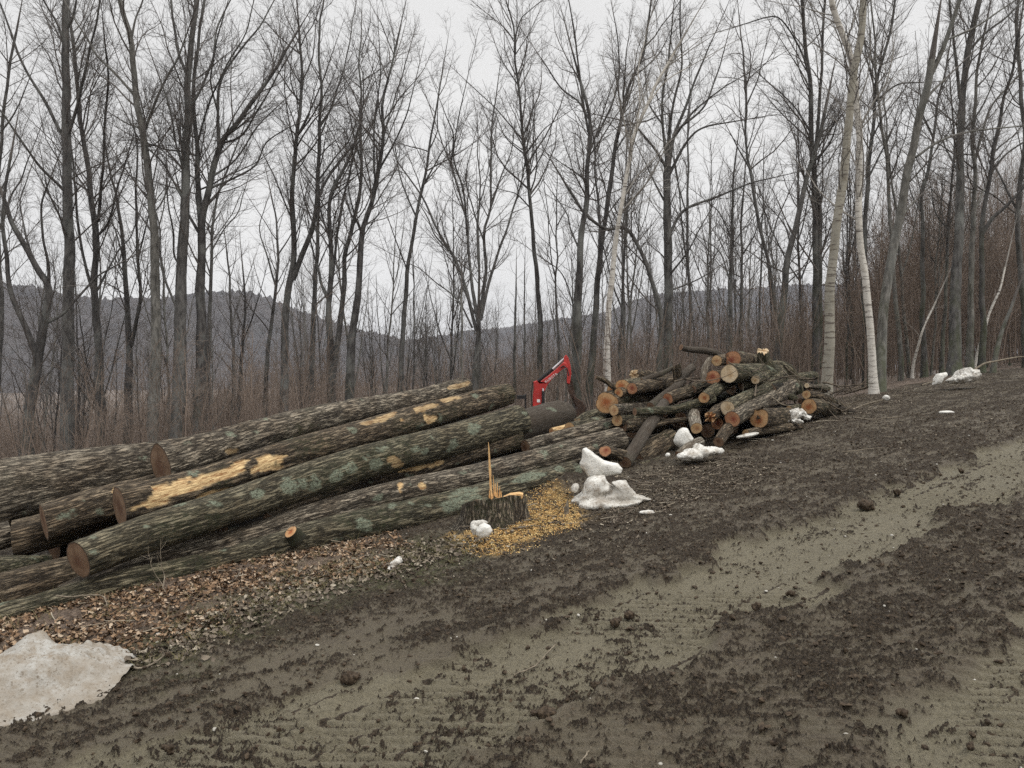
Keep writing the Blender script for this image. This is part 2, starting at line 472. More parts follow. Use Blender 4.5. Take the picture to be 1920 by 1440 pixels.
def polyg(pts): return np.array([ground_px(*p)[:2] for p in pts])
def polymask(x, y, poly, soft):
    """1 inside the polygon, fading over `soft` metres"""
    d = np.full(x.shape, 1e9); ins = np.zeros(x.shape, bool)
    n = len(poly)
    for i in range(n):
        ax, ay = poly[i]; bx, by = poly[(i+1) % n]
        ex, ey = bx-ax, by-ay
        wx, wy = x-ax, y-ay
        k = np.clip((wx*ex+wy*ey)/(ex*ex+ey*ey+1e-12), 0, 1)
        d = np.minimum(d, np.hypot(wx-ex*k, wy-ey*k))
        if abs(by-ay) > 1e-12:
            c = ((ay > y) != (by > y)) & (x < (bx-ax)*(y-ay)/(by-ay)+ax)
            ins ^= c
    sd_ = np.where(ins, d, -d)
    return sm(.5+sd_/soft*.5)
PL_LIT = polyg([(-500, 1290), (-60, 1160), (0, 1120), (200, 1060), (400, 1030), (560, 1005), (700, 990), (770, 1030), (700, 1075), (560, 1105), (430, 1150), (340, 1195), (200, 1235), (-100, 1245), (-500, 1420)])
PL_GRS = polyg([(230, 1245), (330, 1180), (440, 1130), (560, 1080), (700, 1040), (840, 1010), (900, 1040), (760, 1080), (640, 1110), (500, 1165), (390, 1215), (320, 1250)])
PL_SAW = polyg([(870, 1005), (950, 978), (990, 945), (1020, 925), (1065, 935), (1088, 965), (1070, 990), (1000, 1008), (945, 1045), (890, 1035)])
PL_CHP = polyg([(1085, 985), (1180, 890), (1290, 865), (1400, 860), (1460, 880), (1390, 915), (1290, 940), (1240, 960), (1100, 1000)])
PL_EDG = polyg([(1400, 820), (1500, 790), (1600, 745), (1720, 725), (1700, 760), (1600, 790), (1500, 815), (1420, 835)])
_mp = ground_px(1030, 925)
_mq = ground_px(1240, 880)
def terrain(x, y, detail=True):
    x = np.asarray(x, float); y = np.asarray(y, float)
    s, t = st(x, y); r = np.hypot(x, y)
    z = macro(x, y)
    z = z+.16*np.exp(-((x-_mp[0]-.15)**2+(y-_mp[1]-.25)**2)/.16)
    far = sm((r-15)/25)
    z = z+far*(1.1*n2(x*.035, y*.035, 3)+.5*n2(x*.11, y*.11, 4))+.035*n2(x*.5, y*.5, 5)
    A = {}
    w = .19*fbm2(x*1.3, y*1.3, 3, 20)+.13*n2(x*6, y*6, 25)
    ss = s+w*1.0
    wide = sm((2.4-t)/1.6)*sm((t+6)/2)            # the worn strip spreads at the near left
    b1 = sm((ss+3.44+.45*wide)/.10)*(1-sm((ss+2.58)/.18))
    b2 = sm((ss+1.54)/.18)
    other = sm((ss+4.9)/.3)*(1-sm((ss+4.3)/.3))*.35
    smooth = np.clip(np.maximum(b1, b2), 0, 1)
    # how thickly clods cover the ground: thick on the churned ridges, thin on the worn strips
    pn = fbm2(x*1.5, y*1.5, 4, 31); pn2 = fbm2(x*4.5, y*4.5, 3, 37)
    stripe = n2(s*7.5, t*.55, 33)+.5*n2(s*17, t*1.1, 34)
    dens = .57+.24*pn+.22*pn2+.26*stripe
    lane = .13+.34*np.clip(pn+.5*pn2-.12, 0, 1)+.20*stripe
    dens = dens*(1-smooth)+lane*smooth
    nearleft = sm((s+4.7)/.9)*sm((3.2-t)/1.4)
    dens = dens-.30*nearleft*(1-smooth)+.22*nearleft*smooth*sm((pn+.4)/.5)
    dens = np.clip(dens, 0, 1)
    landing = 1-sm((-s-6.3-.5*w)/.8)
    A['litter'] = polymask(x+w*1.2, y+w*1.2, PL_LIT, .30)
    A['grass'] = polymask(x+w*1.4, y-w*1.2, PL_GRS, .5)
    A['saw'] = polymask(x+w*.9, y-w*.9, PL_SAW, .16)*sm((.65+fbm2(x*7, y*7, 3, 41))/.5)
    chp = polymask(x+w, y, PL_CHP, .9)
    edg = polymask(x+w, y, PL_EDG, .8)
    se = -9.6+2.3*sm((t-8.5)/4.5)
    A['forest'] = sm((se-s+.6*fbm2(x*.7, y*.7, 3, 50)-.1)/1.1)
    soft = np.maximum.reduce([A['litter'], A['forest'], A['grass']*.6])
    pil = sm((-s-6.6)/.6)
    if detail:
        fade = 1-.6*sm((r-14)/20)
        bil2 = 1-2*np.abs(n2(x*21, y*21, 61)); bil3 = n2(x*48, y*48, 62); b4 = n2(x*100, y*100, 63)
        # clods are smeared sideways by the tracks, so they are longer across the road than along it
        wx = .030*n2(x*16, y*16, 92)+.012*n2(x*44, y*44, 93); wy = .022*n2(x*16, y*16, 94)+.010*n2(x*44, y*44, 95)
        pa = .95*(x+wx)-.30*(y+wy); pb = .30*(x+wx)+.95*(y+wy)
        q1 = n2(pa*13, pb*27, 64)+.7*n2(pa*30, pb*52, 65); q2 = n2(pa*55, pb*90, 66)+.5*b4
        cl = .50*q1+.50*q2
        raw = (cl-(.62-1.10*dens))/.14; dark = sm(raw); lump = sm((raw+.6)/3.4)
        hd = lump*(.010+.010*np.clip(cl+.25, 0, 1)+.008*np.maximum(0, q1-.3))+(.0062*bil3+.0040*b4+.006*bil2)*np.clip(dens*1.6, .42, 1)
        stripe_g = n2(s*11, t*.35, 35)+.5*n2(s*26, t*.7, 36)
        # lug marks pressed across the strips, and the long groove at the strip's edge
        ph = (.30*x+.95*y)*2*math.pi/.07
        lug = np.tanh(2.2*np.sin(ph+2.5*n2(x*1.2, y*1.2, 70)))
        lm = sm((n2(x*.9, y*.9, 71)+.12)/.25)
        sml = .0012*bil3+.0012*b4+.006*n2(x*3, y*3, 73)+.0085*lug*lm+.006*stripe_g*smooth
        z = z+(hd+sml*smooth+.012*n2(x*3.6, y*3.6, 74)*(1-smooth))*fade*(1-.55*soft)+.006*(1-smooth)*lug*sm((n2(x*.7, y*.7, 72)+.02)/.2)*fade*(1-soft)
        z = z-.030*(b1+b2)*(1-soft)+.028*(np.exp(-((ss+3.46)/.09)**2)+np.exp(-((ss+2.44)/.1)**2)+.8*np.exp(-((ss+1.62)/.1)**2))*(1-soft)
        g = s+.02*n2(x*2, y*2, 80)
        z = z-.022*(np.exp(-((g+3.05)/.018)**2)+.7*np.exp(-((g+3.13)/.014)**2))*sm((3.2-t)/1.5)*(1-soft)
        z = z-.018*(np.exp(-((g+1.05)/.02)**2)+np.exp(-((g+.92)/.02)**2)+np.exp(-((g+.79)/.02)**2))
        z = z+soft*(.012*n2(x*11, y*11, 82)+.010*n2(x*27, y*27, 83))
        dark = np.clip(dark+.6*(-lug > .45)*lm*smooth*(b4 > -.1)*(n2(x*5, y*5, 96) > -.1)+.75*smooth*sm((stripe_g-.50)/.15)*(n2(x*9, y*9, 97) > -.15), 0, 1)  # paints shade into the lug troughs, then adds dark tyre lines
    else: dark = dens
    A['churn'] = np.clip((1-smooth)*1.05-.25*nearleft, 0, 1)
    A['dark'] = dark
    A['grit'] = np.clip(.25+.9*chp+.8*edg+.45*A['litter']+.3*sm((-s-4.5)/1.5), 0, 1)*(1-A['forest'])
    return z, A
def build_ground():
    az1 = np.radians(np.arange(-38.5, 38.5, .075))
    azl = np.radians(np.concatenate([np.arange(-180, -90, 5), np.arange(-90, -38.6, 1.2)]))
    azr = np.radians(np.concatenate([np.arange(38.6, 90, 1.2), np.arange(90, 180.1, 5)]))
    az = np.concatenate([azl, az1, azr])
    rs = [.4, .9, 1.5, 2.0, 2.3]
    while rs[-1] < 24: rs.append(rs[-1]*1.0016+.0012)
    while rs[-1] < 2500: rs.append(rs[-1]*1.045)
    rs = np.array(rs)
    R, Aa = np.meshgrid(rs, az, indexing='ij')
    x = R*np.sin(Aa); y = R*np.cos(Aa)
    z, A = terrain(x, y)
    V = np.stack([x, y, z], -1).reshape(-1, 3)
    nr, na = R.shape
    i = np.arange(nr-1)[:, None]; j = np.arange(na-1)[None, :]
    b = i*na+j
    Q = np.stack([b, b+1, b+na+1, b+na], -1).reshape(-1, 4)[:, ::-1]
    # closing disc at the camera's feet
    V = np.vstack([V, [[0, 0, float(macro(0, 0))]]]); c = len(V)-1
    T = np.stack([np.full(na-1, c), np.arange(na-1), np.arange(1, na)], -1)[:, ::-1]
    at = {k: np.append(a.ravel(), 0) for k, a in A.items()}
    me = make_mesh('ground', V, Q, T, True, at, [M['ground']])
    tag(link('ground', me), kind='structure')
    return len(V)
def ztop(x, y):
    z, _ = terrain(np.atleast_1d(x), np.atleast_1d(y)); return z

# ------------------------------------------------------------------ far wooded hills
def build_hill(name, prof, r0, seed, a0, a1):
    px = np.array([p[0] for p in prof], float); py = np.array([p[1] for p in prof], float)
    az = np.linspace(math.radians(a0), math.radians(a1), 1400)
    rs = np.concatenate([np.linspace(r0*.42, r0*1.0, 170), np.linspace(r0*1.01, r0*1.5, 14)])
    R, A = np.meshgrid(rs, az, indexing='ij')
    u = np.tan(np.clip(A, -1.3, 1.3))
    hpx = np.interp(u*FPX+960, px, py)
    crest = CAMZ+(710-hpx)/FPX*r0*np.cos(A)
    base = -13.0
    t = (R-rs[0])/(r0-rs[0])
    f = np.where(t < 1, sm(t)**.8, 1-.5*sm((t-1)/.5))
    x = R*np.sin(A); y = R*np.cos(A)
    z = base+(crest-base)*f
    z += (9*fbm2(x/90, y/90, 3, seed)*np.clip(t*1.5, 0, 1))*np.clip(1-t, 0, 1)*2
    spike = np.abs(n2(x/5.5, y/9, seed+9))*4.0+np.maximum(0, n2(x/2.5, y/5, seed+11)-.1)*3.6
    z += spike*np.clip(t*2, 0, 1)
    V = np.stack([x, y, z], -1).reshape(-1, 3)
    nr, na = R.shape
    i = np.arange(nr-1)[:, None]; j = np.arange(na-1)[None, :]; b = i*na+j
    Q = np.stack([b, b+1, b+na+1, b+na], -1).reshape(-1, 4)[:, ::-1]
    tag(link(name, make_mesh(name, V, Q, None, True, {}, [M['hill']])), kind='structure')
def mat_hill():
    t = NT('bare_wooded_hillside')
    v = t.coords((1, 1, .35))
    n = t.noise(.16, 6, .7, v); nl = t.noise(.012, 4, .6, t.coords())
    c = t.mix(t.ramp(n, [(.35, 0.), (.66, 1.)]), (.048, .045, .047), (.098, .092, .094))
    c = t.mix(t.ramp(nl, [(.40, 0.), (.70, .6)]), c, (.105, .088, .080))
    c = t.mix(t.ramp(t.noise(.03, 5, .7, t.coords()), [(.60, 0.), (.68, .55)]), c, (.026, .032, .030))
    t.bump(n, 1.0, 3.0)
    return t.fin(c, 1.0)
M['hill'] = mat_hill()

# ------------------------------------------------------------------ loose stuff lying on the ground
def scatter_px(n, poly, rng, dens=None):
    """n random ground points inside a ground polygon"""
    lo = poly.min(0); hi = poly.max(0); out = np.zeros((0, 2))
    while len(out) < n:
        p = lo+(hi-lo)*rng.random((n*3, 2))
        m = polymask(p[:, 0], p[:, 1], poly, .25) > rng.random(len(p))
        out = np.vstack([out, p[m]])
    return out[:n]
def leafy(name, pts, size, mat, rng, label=None, curl=.35, aspect=.6, zlift=.004, tilt=.45, kind='stuff', zfun=None):
    n = len(pts)
    zz = ztop(pts[:, 0], pts[:, 1]) if zfun is None else zfun(pts)
    L = size*(.5+rng.random(n)); Wd = L*aspect*(.6+.6*rng.random(n))
    a = rng.random(n)*6.283
    ex = np.stack([np.cos(a), np.sin(a), rng.normal(0, tilt, n)], -1); ex /= np.linalg.norm(ex, axis=1)[:, None]
    nn = np.stack([rng.normal(0, tilt, n), rng.normal(0, tilt, n), np.ones(n)], -1)
    ey = np.cross(nn, ex); ey /= np.linalg.norm(ey, axis=1)[:, None]
    ez = np.cross(ex, ey)
    us = np.array([-.5, -.17, .17, .5]); wd = np.array([.25, 1., .85, .12])
    V = np.zeros((n, 4, 3, 3))
    cu = curl*(rng.random(n)*1.6-.4)
    for i in range(4):
        for j, sj in enumerate((-.5, 0, .5)):
            h = cu*L*((us[i]*1.6)**2)+abs(sj)*L*.35*rng.normal(.4, .6, n)
            V[:, i, j] = ex*(us[i]*L)[:, None]+ey*(sj*wd[i]*Wd*(1+.25*rng.normal(size=n)))[:, None]+ez*h[:, None]
    V += np.stack([pts[:, 0], pts[:, 1], zz+zlift+L*.18*rng.random(n)], -1)[:, None, None, :]
    b = (np.arange(n)*12)[:, None, None]; i = np.arange(3)[None, :, None]; j = np.arange(2)[None, None, :]
    q = b+i*3+j
    Q = np.stack([q, q+1, q+4, q+3], -1).reshape(-1, 4)
    me = make_mesh(name, V.reshape(-1, 3), Q, None, True, {'rnd': np.repeat(rng.random(n), 12)}, [mat])
    return tag(link(name, me), kind=kind)
_ico = None
def ico(sub=1):
    t = (1+5**.5)/2
    V = np.array([(-1, t, 0), (1, t, 0), (-1, -t, 0), (1, -t, 0), (0, -1, t), (0, 1, t), (0, -1, -t), (0, 1, -t), (t, 0, -1), (t, 0, 1), (-t, 0, -1), (-t, 0, 1)], float)
    F = [(0, 11, 5), (0, 5, 1), (0, 1, 7), (0, 7, 10), (0, 10, 11), (1, 5, 9), (5, 11, 4), (11, 10, 2), (10, 7, 6), (7, 1, 8), (3, 9, 4), (3, 4, 2), (3, 2, 6), (3, 6, 8), (3, 8, 9), (4, 9, 5), (2, 4, 11), (6, 2, 10), (8, 6, 7), (9, 8, 1)]
    V = [tuple(v/np.linalg.norm(v)) for v in V]
    for _ in range(sub):
        cache = {}; NF = []
        def mid(a, b):
            k = (min(a, b), max(a, b))
            if k not in cache:
                m = (np.array(V[a])+np.array(V[b])); V.append(tuple(m/np.linalg.norm(m))); cache[k] = len(V)-1
            return cache[k]
        for a, b, c in F:
            x, y, z = mid(a, b), mid(b, c), mid(c, a)
            NF += [(a, x, z), (b, y, x), (c, z, y), (x, y, z)]
        F = NF
    return np.array(V), np.array(F)
def lumps(name, pts, rad, mat, rng, sub=1, flat=.65, rough=.35, kind='stuff', rnd=False, sink=.3, stretch=1.0):
    n = len(pts); V0, F0 = ico(sub)
    zz = ztop(pts[:, 0], pts[:, 1])
    k = len(V0)
    sc = rad[:, None]*np.stack([(1+.3*rng.normal(size=n))*stretch, 1+.3*rng.normal(size=n), flat*(1+.25*rng.normal(size=n))], -1)
    sc = np.clip(sc, rad[:, None]*.3, rad[:, None]*1.9*stretch)
    V = V0[None]*(1+rough*rng.normal(size=(n, k, 1)).clip(-1.5, 1.5)*.6)
    a = rng.random(n)*6.283; ca, sa = np.cos(a), np.sin(a)
    V = V*sc[:, None, :]
    X = V[..., 0]*ca[:, None]-V[..., 1]*sa[:, None]; Y = V[..., 0]*sa[:, None]+V[..., 1]*ca[:, None]
    V = np.stack([X+pts[:, 0:1], Y+pts[:, 1:2], V[..., 2]+(zz+rad*flat*(1-sink*1.6))[:, None]], -1)
    F = (F0[None]+(np.arange(n)*k)[:, None, None]).reshape(-1, 3)
    at = {'rnd': np.repeat(rng.random(n), k)} if rnd else {}
    return tag(link(name, make_mesh(name, V.reshape(-1, 3), None, F, False, at, [mat])), kind=kind)
def build_litter():
    rng = np.random.default_rng(5)
    p = scatter_px(19000, PL_LIT, rng)
    p = p[(fbm2(p[:, 0]*2.1, p[:, 1]*2.1, 3, 91) > -.62+.95*rng.random(len(p))**1.2)]
    leafy('fallen_leaves', p, .035, M['leaves'], rng, curl=.4, tilt=.3)
    p = scatter_px(2600, PL_GRS, rng)
    leafy('leaf_scraps', p, .035, M['debris'], rng)
    p = scatter_px(17000, PL_SAW, rng)
    leafy('sawdust', p, .012, M['chips'], rng, curl=.3, aspect=.55, tilt=.35, zlift=.002)
    # bark crumbs and broken wood over the landing
    p = np.vstack([scatter_px(3000, PL_CHP, rng), scatter_px(1800, PL_EDG, rng), scatter_px(350, PL_SAW, rng),
                   scatter_px(1200, polyg([(700, 1100), (900, 1040), (1100, 1000), (1500, 850), (1900, 720), (1900, 800), (1500, 900), (1100, 1060), (800, 1130)]), rng)])
    leafy('bark_crumbs', p, .029, M['debris'], rng, curl=.2, aspect=.38, tilt=.35)
    # mud crumbs kicked up by the machines, thickest on the churned strips
    q = np.stack([rng.uniform(-4, 12, 110000), rng.uniform(2.4, 12, 110000)], -1)
    s, t = st(q[:, 0], q[:, 1])
    ok = (s > -6.4) & (s < 3) & (np.abs(q[:, 0]/q[:, 1]) < .75)
    q = q[ok]
    _, A = terrain(q[:, 0], q[:, 1])
    keep = rng.random(len(q)) < (.10+.9*(A['dark'] > .5))*np.clip(1.6-.09*q[:, 1], .25, 1)*(1-.9*A['litter'])
    q = q[keep][:30000]
    rad = .0040+.012*rng.random(len(q))**3
    lumps('mud_crumbs', q, rad, M['clod'], rng, 0, .7, .45, sink=.45)
    # pebbles
    q = np.stack([rng.uniform(-5, 12, 5000), rng.uniform(2.4, 14, 5000)], -1)
    s, t = st(q[:, 0], q[:, 1])
    q = q[(s > -6.8) & (s < 2)][:420]
    lumps('small_pebbles', q, .004+.009*rng.random(len(q))**3, M['stone'], rng, 1, .6, .12, sink=.3)
def tuft(name, pts, rng, hh=.10, n_b=9):
    k = 4; Ps = []; Rs = []; rn = []
    for (x, y) in pts:
        z = float(ztop(x, y)[0])
        for b in range(n_b):
            a = rng.random()*6.283; L = hh*(.5+rng.random()); lean = rng.uniform(.2, 1.1)
            t = np.linspace(0, 1, k)
            r0 = rng.random()*.03
            Ps.append(np.stack([x+math.cos(a)*(r0+L*lean*t**1.6), y+math.sin(a)*(r0+L*lean*t**1.6), z-.005+L*(t-.45*lean*t**2.4)], -1))
            Rs.append(np.array([.0016, .0014, .001, .0003])); rn.append(rng.random())
    V, Q = tubes(np.array(Ps), np.array(Rs), 3)
    return tag(link(name, make_mesh(name, V, Q, None, True, {'rnd': np.repeat(rn, k*3)}, [M['grass']])), kind='stuff')
# ------------------------------------------------------------------ cut logs
LOGS = []
def make_log(name, label, pts, bark='bark', cuts=('cut_brown', 'cut_brown'), seg=.016, sides=64, ridge=.010, marks=(), moss=.5, lich=.15,
             seed=0, group=None, skew=(0, 0), kink=0.0, bumps=0.0, cat='log', sag=True, fr=(20, 3.4), broken=(0, 0)):
    """pts: (px, py, thickness in px, distance); built at its real size and place"""
    # along a straight log 1/distance runs evenly with the picture length
    if sag and len(pts) > 2:
        q = np.concatenate([[0], np.cumsum([math.dist(pts[i][:2], pts[i+1][:2]) for i in range(len(pts)-1)])]); q /= q[-1]
        iv = 1/pts[0][3]+(1/pts[-1][3]-1/pts[0][3])*q
        pts = [(p[0], p[1], p[2], 1/v) for p, v in zip(pts, iv)]
    W3 = np.array([P(p[0], p[1], p[3]) for p in pts]); rad = np.array([p[2]/2/FPX*p[3]*math.hypot(1, (p[0]-960)/FPX) for p in pts])
    L0 = np.linalg.norm(np.diff(W3, axis=0), axis=1).sum()
    k = max(8, int(L0/seg))
    C, L, r = resample(W3, k, rad)
    Tn, A, B = frames(C[None]); Tn, A, B = Tn[0], A[0], B[0]
    th = np.arange(sides)*2*math.pi/sides
    al = np.linspace(0, L, k)
    ct, sn = np.cos(th)[None, :], np.sin(th)[None, :]
    X = r[:, None]*ct; Y = r[:, None]*sn; Z = al[:, None]+0*th[None]
    f1, f2 = fr
    wob = .25*n3(X*5, Y*5, Z*2.2, seed+1)
    h = 1-2.2*np.abs(n3(X*f1+wob*2, Y*f1, Z*f2+wob, seed+2))
    h2 = 1-2.2*np.abs(n3(X*f1*2.1, Y*f1*2.1, Z*f2*2.6, seed+3))
    h3 = n3(X*60, Y*60, Z*22, seed+4)
    hh = .60*h+.32*h2+.18*h3
    low = n3(X*1.2+5, Y*1.2, Z*.9, seed+5)
    rr = r[:, None]*(1+(.06 if cat == 'log' else .13)*n3(ct*1.1+0*Z, sn*1.1+0*Z, Z*.8+seed, seed+6))+ridge*np.clip(hh, -1, 1.2)+bumps*np.maximum(0, n3(X*4, Y*4, Z*3, seed+8)-.15)
    V = C[:, None, :]+rr[..., None]*(A[:, None, :]*ct[..., None]+B[:, None, :]*sn[..., None])
    for e, sk in ((0, skew[0]), (-1, skew[1])):
        if sk:      # the saw went through at a slant
            ax = Tn[e]; side = np.cross(ax, [0, 0, 1.]); side /= np.linalg.norm(side)
            n_e = max(2, int(k*.04))
            for q in range(n_e):
                idx = q if e == 0 else k-1-q
                V[idx] += ax*((V[idx]-C[idx])@side*sk*(1-q/n_e))[:, None]
    for e, bk in ((0, broken[0]), (-1, broken[1])):
        if bk:
            idx = 0 if e == 0 else k-1
            jag = bk*(.5+n3(ct[0]*3, sn[0]*3, 0*th+seed, seed+12)*1.4+.35*n3(ct[0]*9, sn[0]*9, 0*th, seed+13))
            V[idx] += Tn[idx]*jag[:, None]*(-1 if e == 0 else 1)
    wood = np.zeros(h.shape); li = np.zeros(h.shape)
    up = (A[:, None, :]*ct[..., None]+B[:, None, :]*sn[..., None])[..., 2]
    ms = np.clip(sm((n3(X*2.2, Y*2.2, Z*1.4, seed+7)+moss-.58)/.45), 0, 1)
    ms = ms*(.45+.55*np.clip(.75-.55*np.abs(up-.1), 0, 1))
    ln = n3(X*7, Y*7, Z*5, seed+9)
    li = sm((ln-.70+lich+.25*n3(X*25, Y*25, Z*25, seed+10))/.10)
    px, py = proj(V.reshape(-1, 3)); px = px.reshape(h.shape); py = py.reshape(h.shape)
    nrm = (A[:, None, :]*ct[..., None]+B[:, None, :]*sn[..., None])
    facing = (nrm*(CP-C[:, None, :])).sum(-1) > 0
    for (kd, mx, my, rx, ry, an) in marks:
        c_, s_ = math.cos(math.radians(an)), math.sin(math.radians(an))
        dx, dy = px-mx, -(py-my)
        du = (dx*c_+dy*s_)/rx; dv = (-dx*s_+dy*c_)/ry
        d = np.hypot(du, dv)+(1.6 if kd in ('wood', 'bare') else .5)*n3(X*11, Y*11, Z*4.5, seed+21)+.45*n3(X*30, Y*30, Z*14, seed+22)
        m = sm((1.0-d)/.18)*facing
        if kd == 'wood': wood = np.maximum(wood, m)
        elif kd == 'lichen': li = np.maximum(li, m)
        elif kd == 'moss': ms = np.maximum(ms, m)
        elif kd == 'bare': wood = np.maximum(wood, .55*m)
    V = V-wood[..., None]*nrm*ridge*.9*np.clip(.4+hh, 0, 1)[..., None]
    base = C.mean(0)
    root = empty(name, base)
    tag(root, label, cat, group)
    i = np.arange(k-1)[:, None]; j = np.arange(sides)[None, :]
    Q = np.stack([i*sides+j, i*sides+(j+1) % sides, (i+1)*sides+(j+1) % sides, (i+1)*sides+j], -1).reshape(-1, 4)
    at = dict(lx=X.ravel(), ly=Y.ravel(), lz=(Z+seed*3.1).ravel(), hgt=np.clip(.5+.75*hh+.2*low, 0, 1).ravel(), moss=ms.ravel(), lichen=(li*(1-wood)).ravel(), wood=wood.ravel())
    me = make_mesh('bark', (V-base).reshape(-1, 3), Q, None, True, at, [M[bark]])
    link('bark', me, root)
    for e, cm, bk in ((0, cuts[0], broken[0]), (k-1, cuts[1], broken[1])):
        if cm is None: cm = 'cut_brown'
        ring = V[e]; c = ring.mean(0); _w = ring[(seed*7) % sides]-c; c = c+_w*(.12+.22*((seed*37) % 10)/10); rg = [1., .97, .8, .6, .4, .2]
        vv = [c+(ring-c)*g+ (Tn[e]*(-1 if e == 0 else 1))*(bk*.8*n3(ring[:, 0]*14+g*3, ring[:, 1]*14, ring[:, 2]*14, seed+31)[:, None]*(1-g) if bk else 0) for g in rg]+[c[None]]
        vv = np.vstack(vv); a = []
        for q in range(len(rg)-1):
            for w in range(sides):
                a.append((q*sides+w, q*sides+(w+1) % sides, (q+1)*sides+(w+1) % sides, (q+1)*sides+w))
        a = np.array(a); q = len(rg)-1; w = np.arange(sides)
        tr = np.stack([q*sides+w, q*sides+(w+1) % sides, np.full(sides, len(vv)-1)], -1)
        if e == 0: pass
        else: a = a[:, ::-1]; tr = tr[:, ::-1]
        rrv = np.concatenate([np.full(sides, g) for g in rg]+[[0.]])
        link('cut_end', make_mesh('cut_end', vv-base, a[:, ::-1], tr[:, ::-1], False, {'rr': rrv}, [M[cm]]), root)
    LOGS.append((C, r))
    return root

G1 = 'long logs decked side by side'
def build_deck():
    make_log('log', 'thickest rough-barked log at the back left, running out of the left edge of the photo',
             [(-420, 1010, 124, 6.5), (-150, 955, 116, 6.8), (0, 925, 104, 7.1), (150, 894, 88, 7.5), (295, 868, 70, 8.0), (430, 842, 60, 8.7)],
             'bark', seed=1, moss=.35, ridge=.016, fr=(15, 4.5), group=G1, lich=.05)
    make_log('log', 'rearmost top log, an upright brown cut face at its left end',
             [(301, 872, 72, 7.3), (400, 841, 58, 7.9), (500, 812, 54, 8.6), (634, 778, 47, 9.6), (765, 753, 38, 10.6), (872, 724, 32, 11.6)],
             'bark', ('cut_brown', 'cut_brown'), seed=2, moss=.45, ridge=.016, fr=(11, 2.4), group=G1, skew=(-.2, 0),
             marks=[('bare', 428, 845, 5, 14, 80), ('bare', 865, 722, 20, 4, 14)])
    make_log('log', 'log with a long strip of torn yellow wood near its left end',
             [(224, 952, 68, 6.6), (320, 927, 64, 7.1), (400, 902, 60, 7.5), (500, 868, 56, 8.1), (634, 828, 54, 8.9), (790, 783, 50, 9.9), (900, 753, 44, 10.6), (950, 740, 40, 11.1)],
             'bark_brown', ('cut_brown', 'cut_brown'), seed=3, moss=.55, ridge=.013, group=G1, skew=(-.2, 0),
             marks=[('wood', 330, 920, 62, 13, 16), ('wood', 430, 885, 52, 15, 18), ('wood', 495, 868, 40, 14, 20), ('wood', 400, 925, 40, 5, 14), ('wood', 301, 925, 20, 9, 10),
                    ('bare', 560, 885, 45, 5, 20), ('wood', 804, 783, 7, 10, 100), ('wood', 752, 787, 4, 3, 0), ('bare', 830, 755, 55, 4, 17), ('bare', 700, 790, 45, 4, 17)])
    make_log('log', 'brown log tucked under the thick back log, left of the torn yellow strip',
             [(82, 979, 56, 6.6), (150, 958, 58, 6.9), (222, 938, 58, 7.2), (420, 890, 54, 8.2), (560, 850, 50, 9.0)],
             'bark_brown', ('cut_brown', 'cut_brown'), seed=4, moss=.5, ridge=.011, group=G1, skew=(-.35, 0), marks=[('wood', 217, 919, 5, 4, 0), ('lichen', 187, 958, 7, 6, 0)])
    make_log('log', 'dark wet log low in the gap at the left edge, sawn end facing left',
             [(26, 1012, 58, 6.7), (110, 990, 58, 7.0), (230, 960, 56, 7.6), (500, 895, 52, 9.0)], 'bark_brown', seed=5, moss=.3, ridge=.008, group=G1, skew=(-.6, 0))
    make_log('log', 'long lichen-spotted mid-deck log with a clean oval cut at its left end',
             [(147, 1050, 62, 5.95), (230, 1018, 62, 6.4), (300, 993, 62, 6.8), (400, 962, 62, 7.3), (500, 928, 62, 7.8), (600, 893, 63, 8.3), (700, 862, 60, 8.8), (850, 824, 58, 9.5), (972, 789, 58, 10.1)],
             'bark_moss', ('cut_brown', 'cut_brown'), seed=6, moss=.42, lich=.2, ridge=.007, group=G1, skew=(.12, 0), bumps=.01,
             marks=[('lichen', 543, 912, 18, 17, 0), ('lichen', 568, 905, 12, 12, 0), ('lichen', 592, 905, 14, 15, 0), ('lichen', 631, 894, 17, 11, 20), ('lichen', 659, 880, 13, 11, 0), ('lichen', 704, 872, 13, 13, 0),
                    ('lichen', 780, 843, 9, 8, 0), ('lichen', 482, 925, 13, 10, 0), ('lichen', 176, 1035, 9, 6, 0), ('lichen', 175, 1007, 7, 5, 0), ('lichen', 276, 988, 8, 4, 0), ('lichen', 795, 845, 9, 6, 0),
                    ('bare', 742, 862, 11, 10, 0), ('lichen', 889, 803, 12, 12, 0)])
    make_log('log', 'brown log wedged under the lichened log, one fresh yellow scar, ending above the stump',
             [(505, 982, 40, 7.6), (600, 946, 42, 8.0), (700, 908, 46, 8.5), (780, 880, 48, 8.9), (870, 848, 48, 9.4), (966, 820, 46, 10.0)],
             'bark_brown', ('cut_brown', 'cut_brown'), seed=7, moss=.35, ridge=.009, group=G1, marks=[('wood', 785, 875, 26, 9, 12), ('wood', 790, 872, 17, 6, 5)])
    make_log('log', 'very long furrowed grey log in the second row whose bark shows two small orange scars',
             [(118, 1122, 40, 6.15), (213, 1078, 44, 6.5), (333, 1047, 44, 6.9), (467, 1008, 46, 7.4), (633, 955, 46, 8.0), (760, 922, 46, 8.5), (900, 892, 46, 9.1), (1033, 859, 48, 9.6), (1160, 826, 48, 10.2)],
             'bark', ('cut_red', 'cut_tan'), seed=8, moss=.35, ridge=.011, fr=(16, 2.0), group=G1, marks=[('wood', 750, 909, 6, 8, 0), ('wood', 792, 913, 7, 7, 0), ('moss', 1040, 880, 90, 12, 12)])
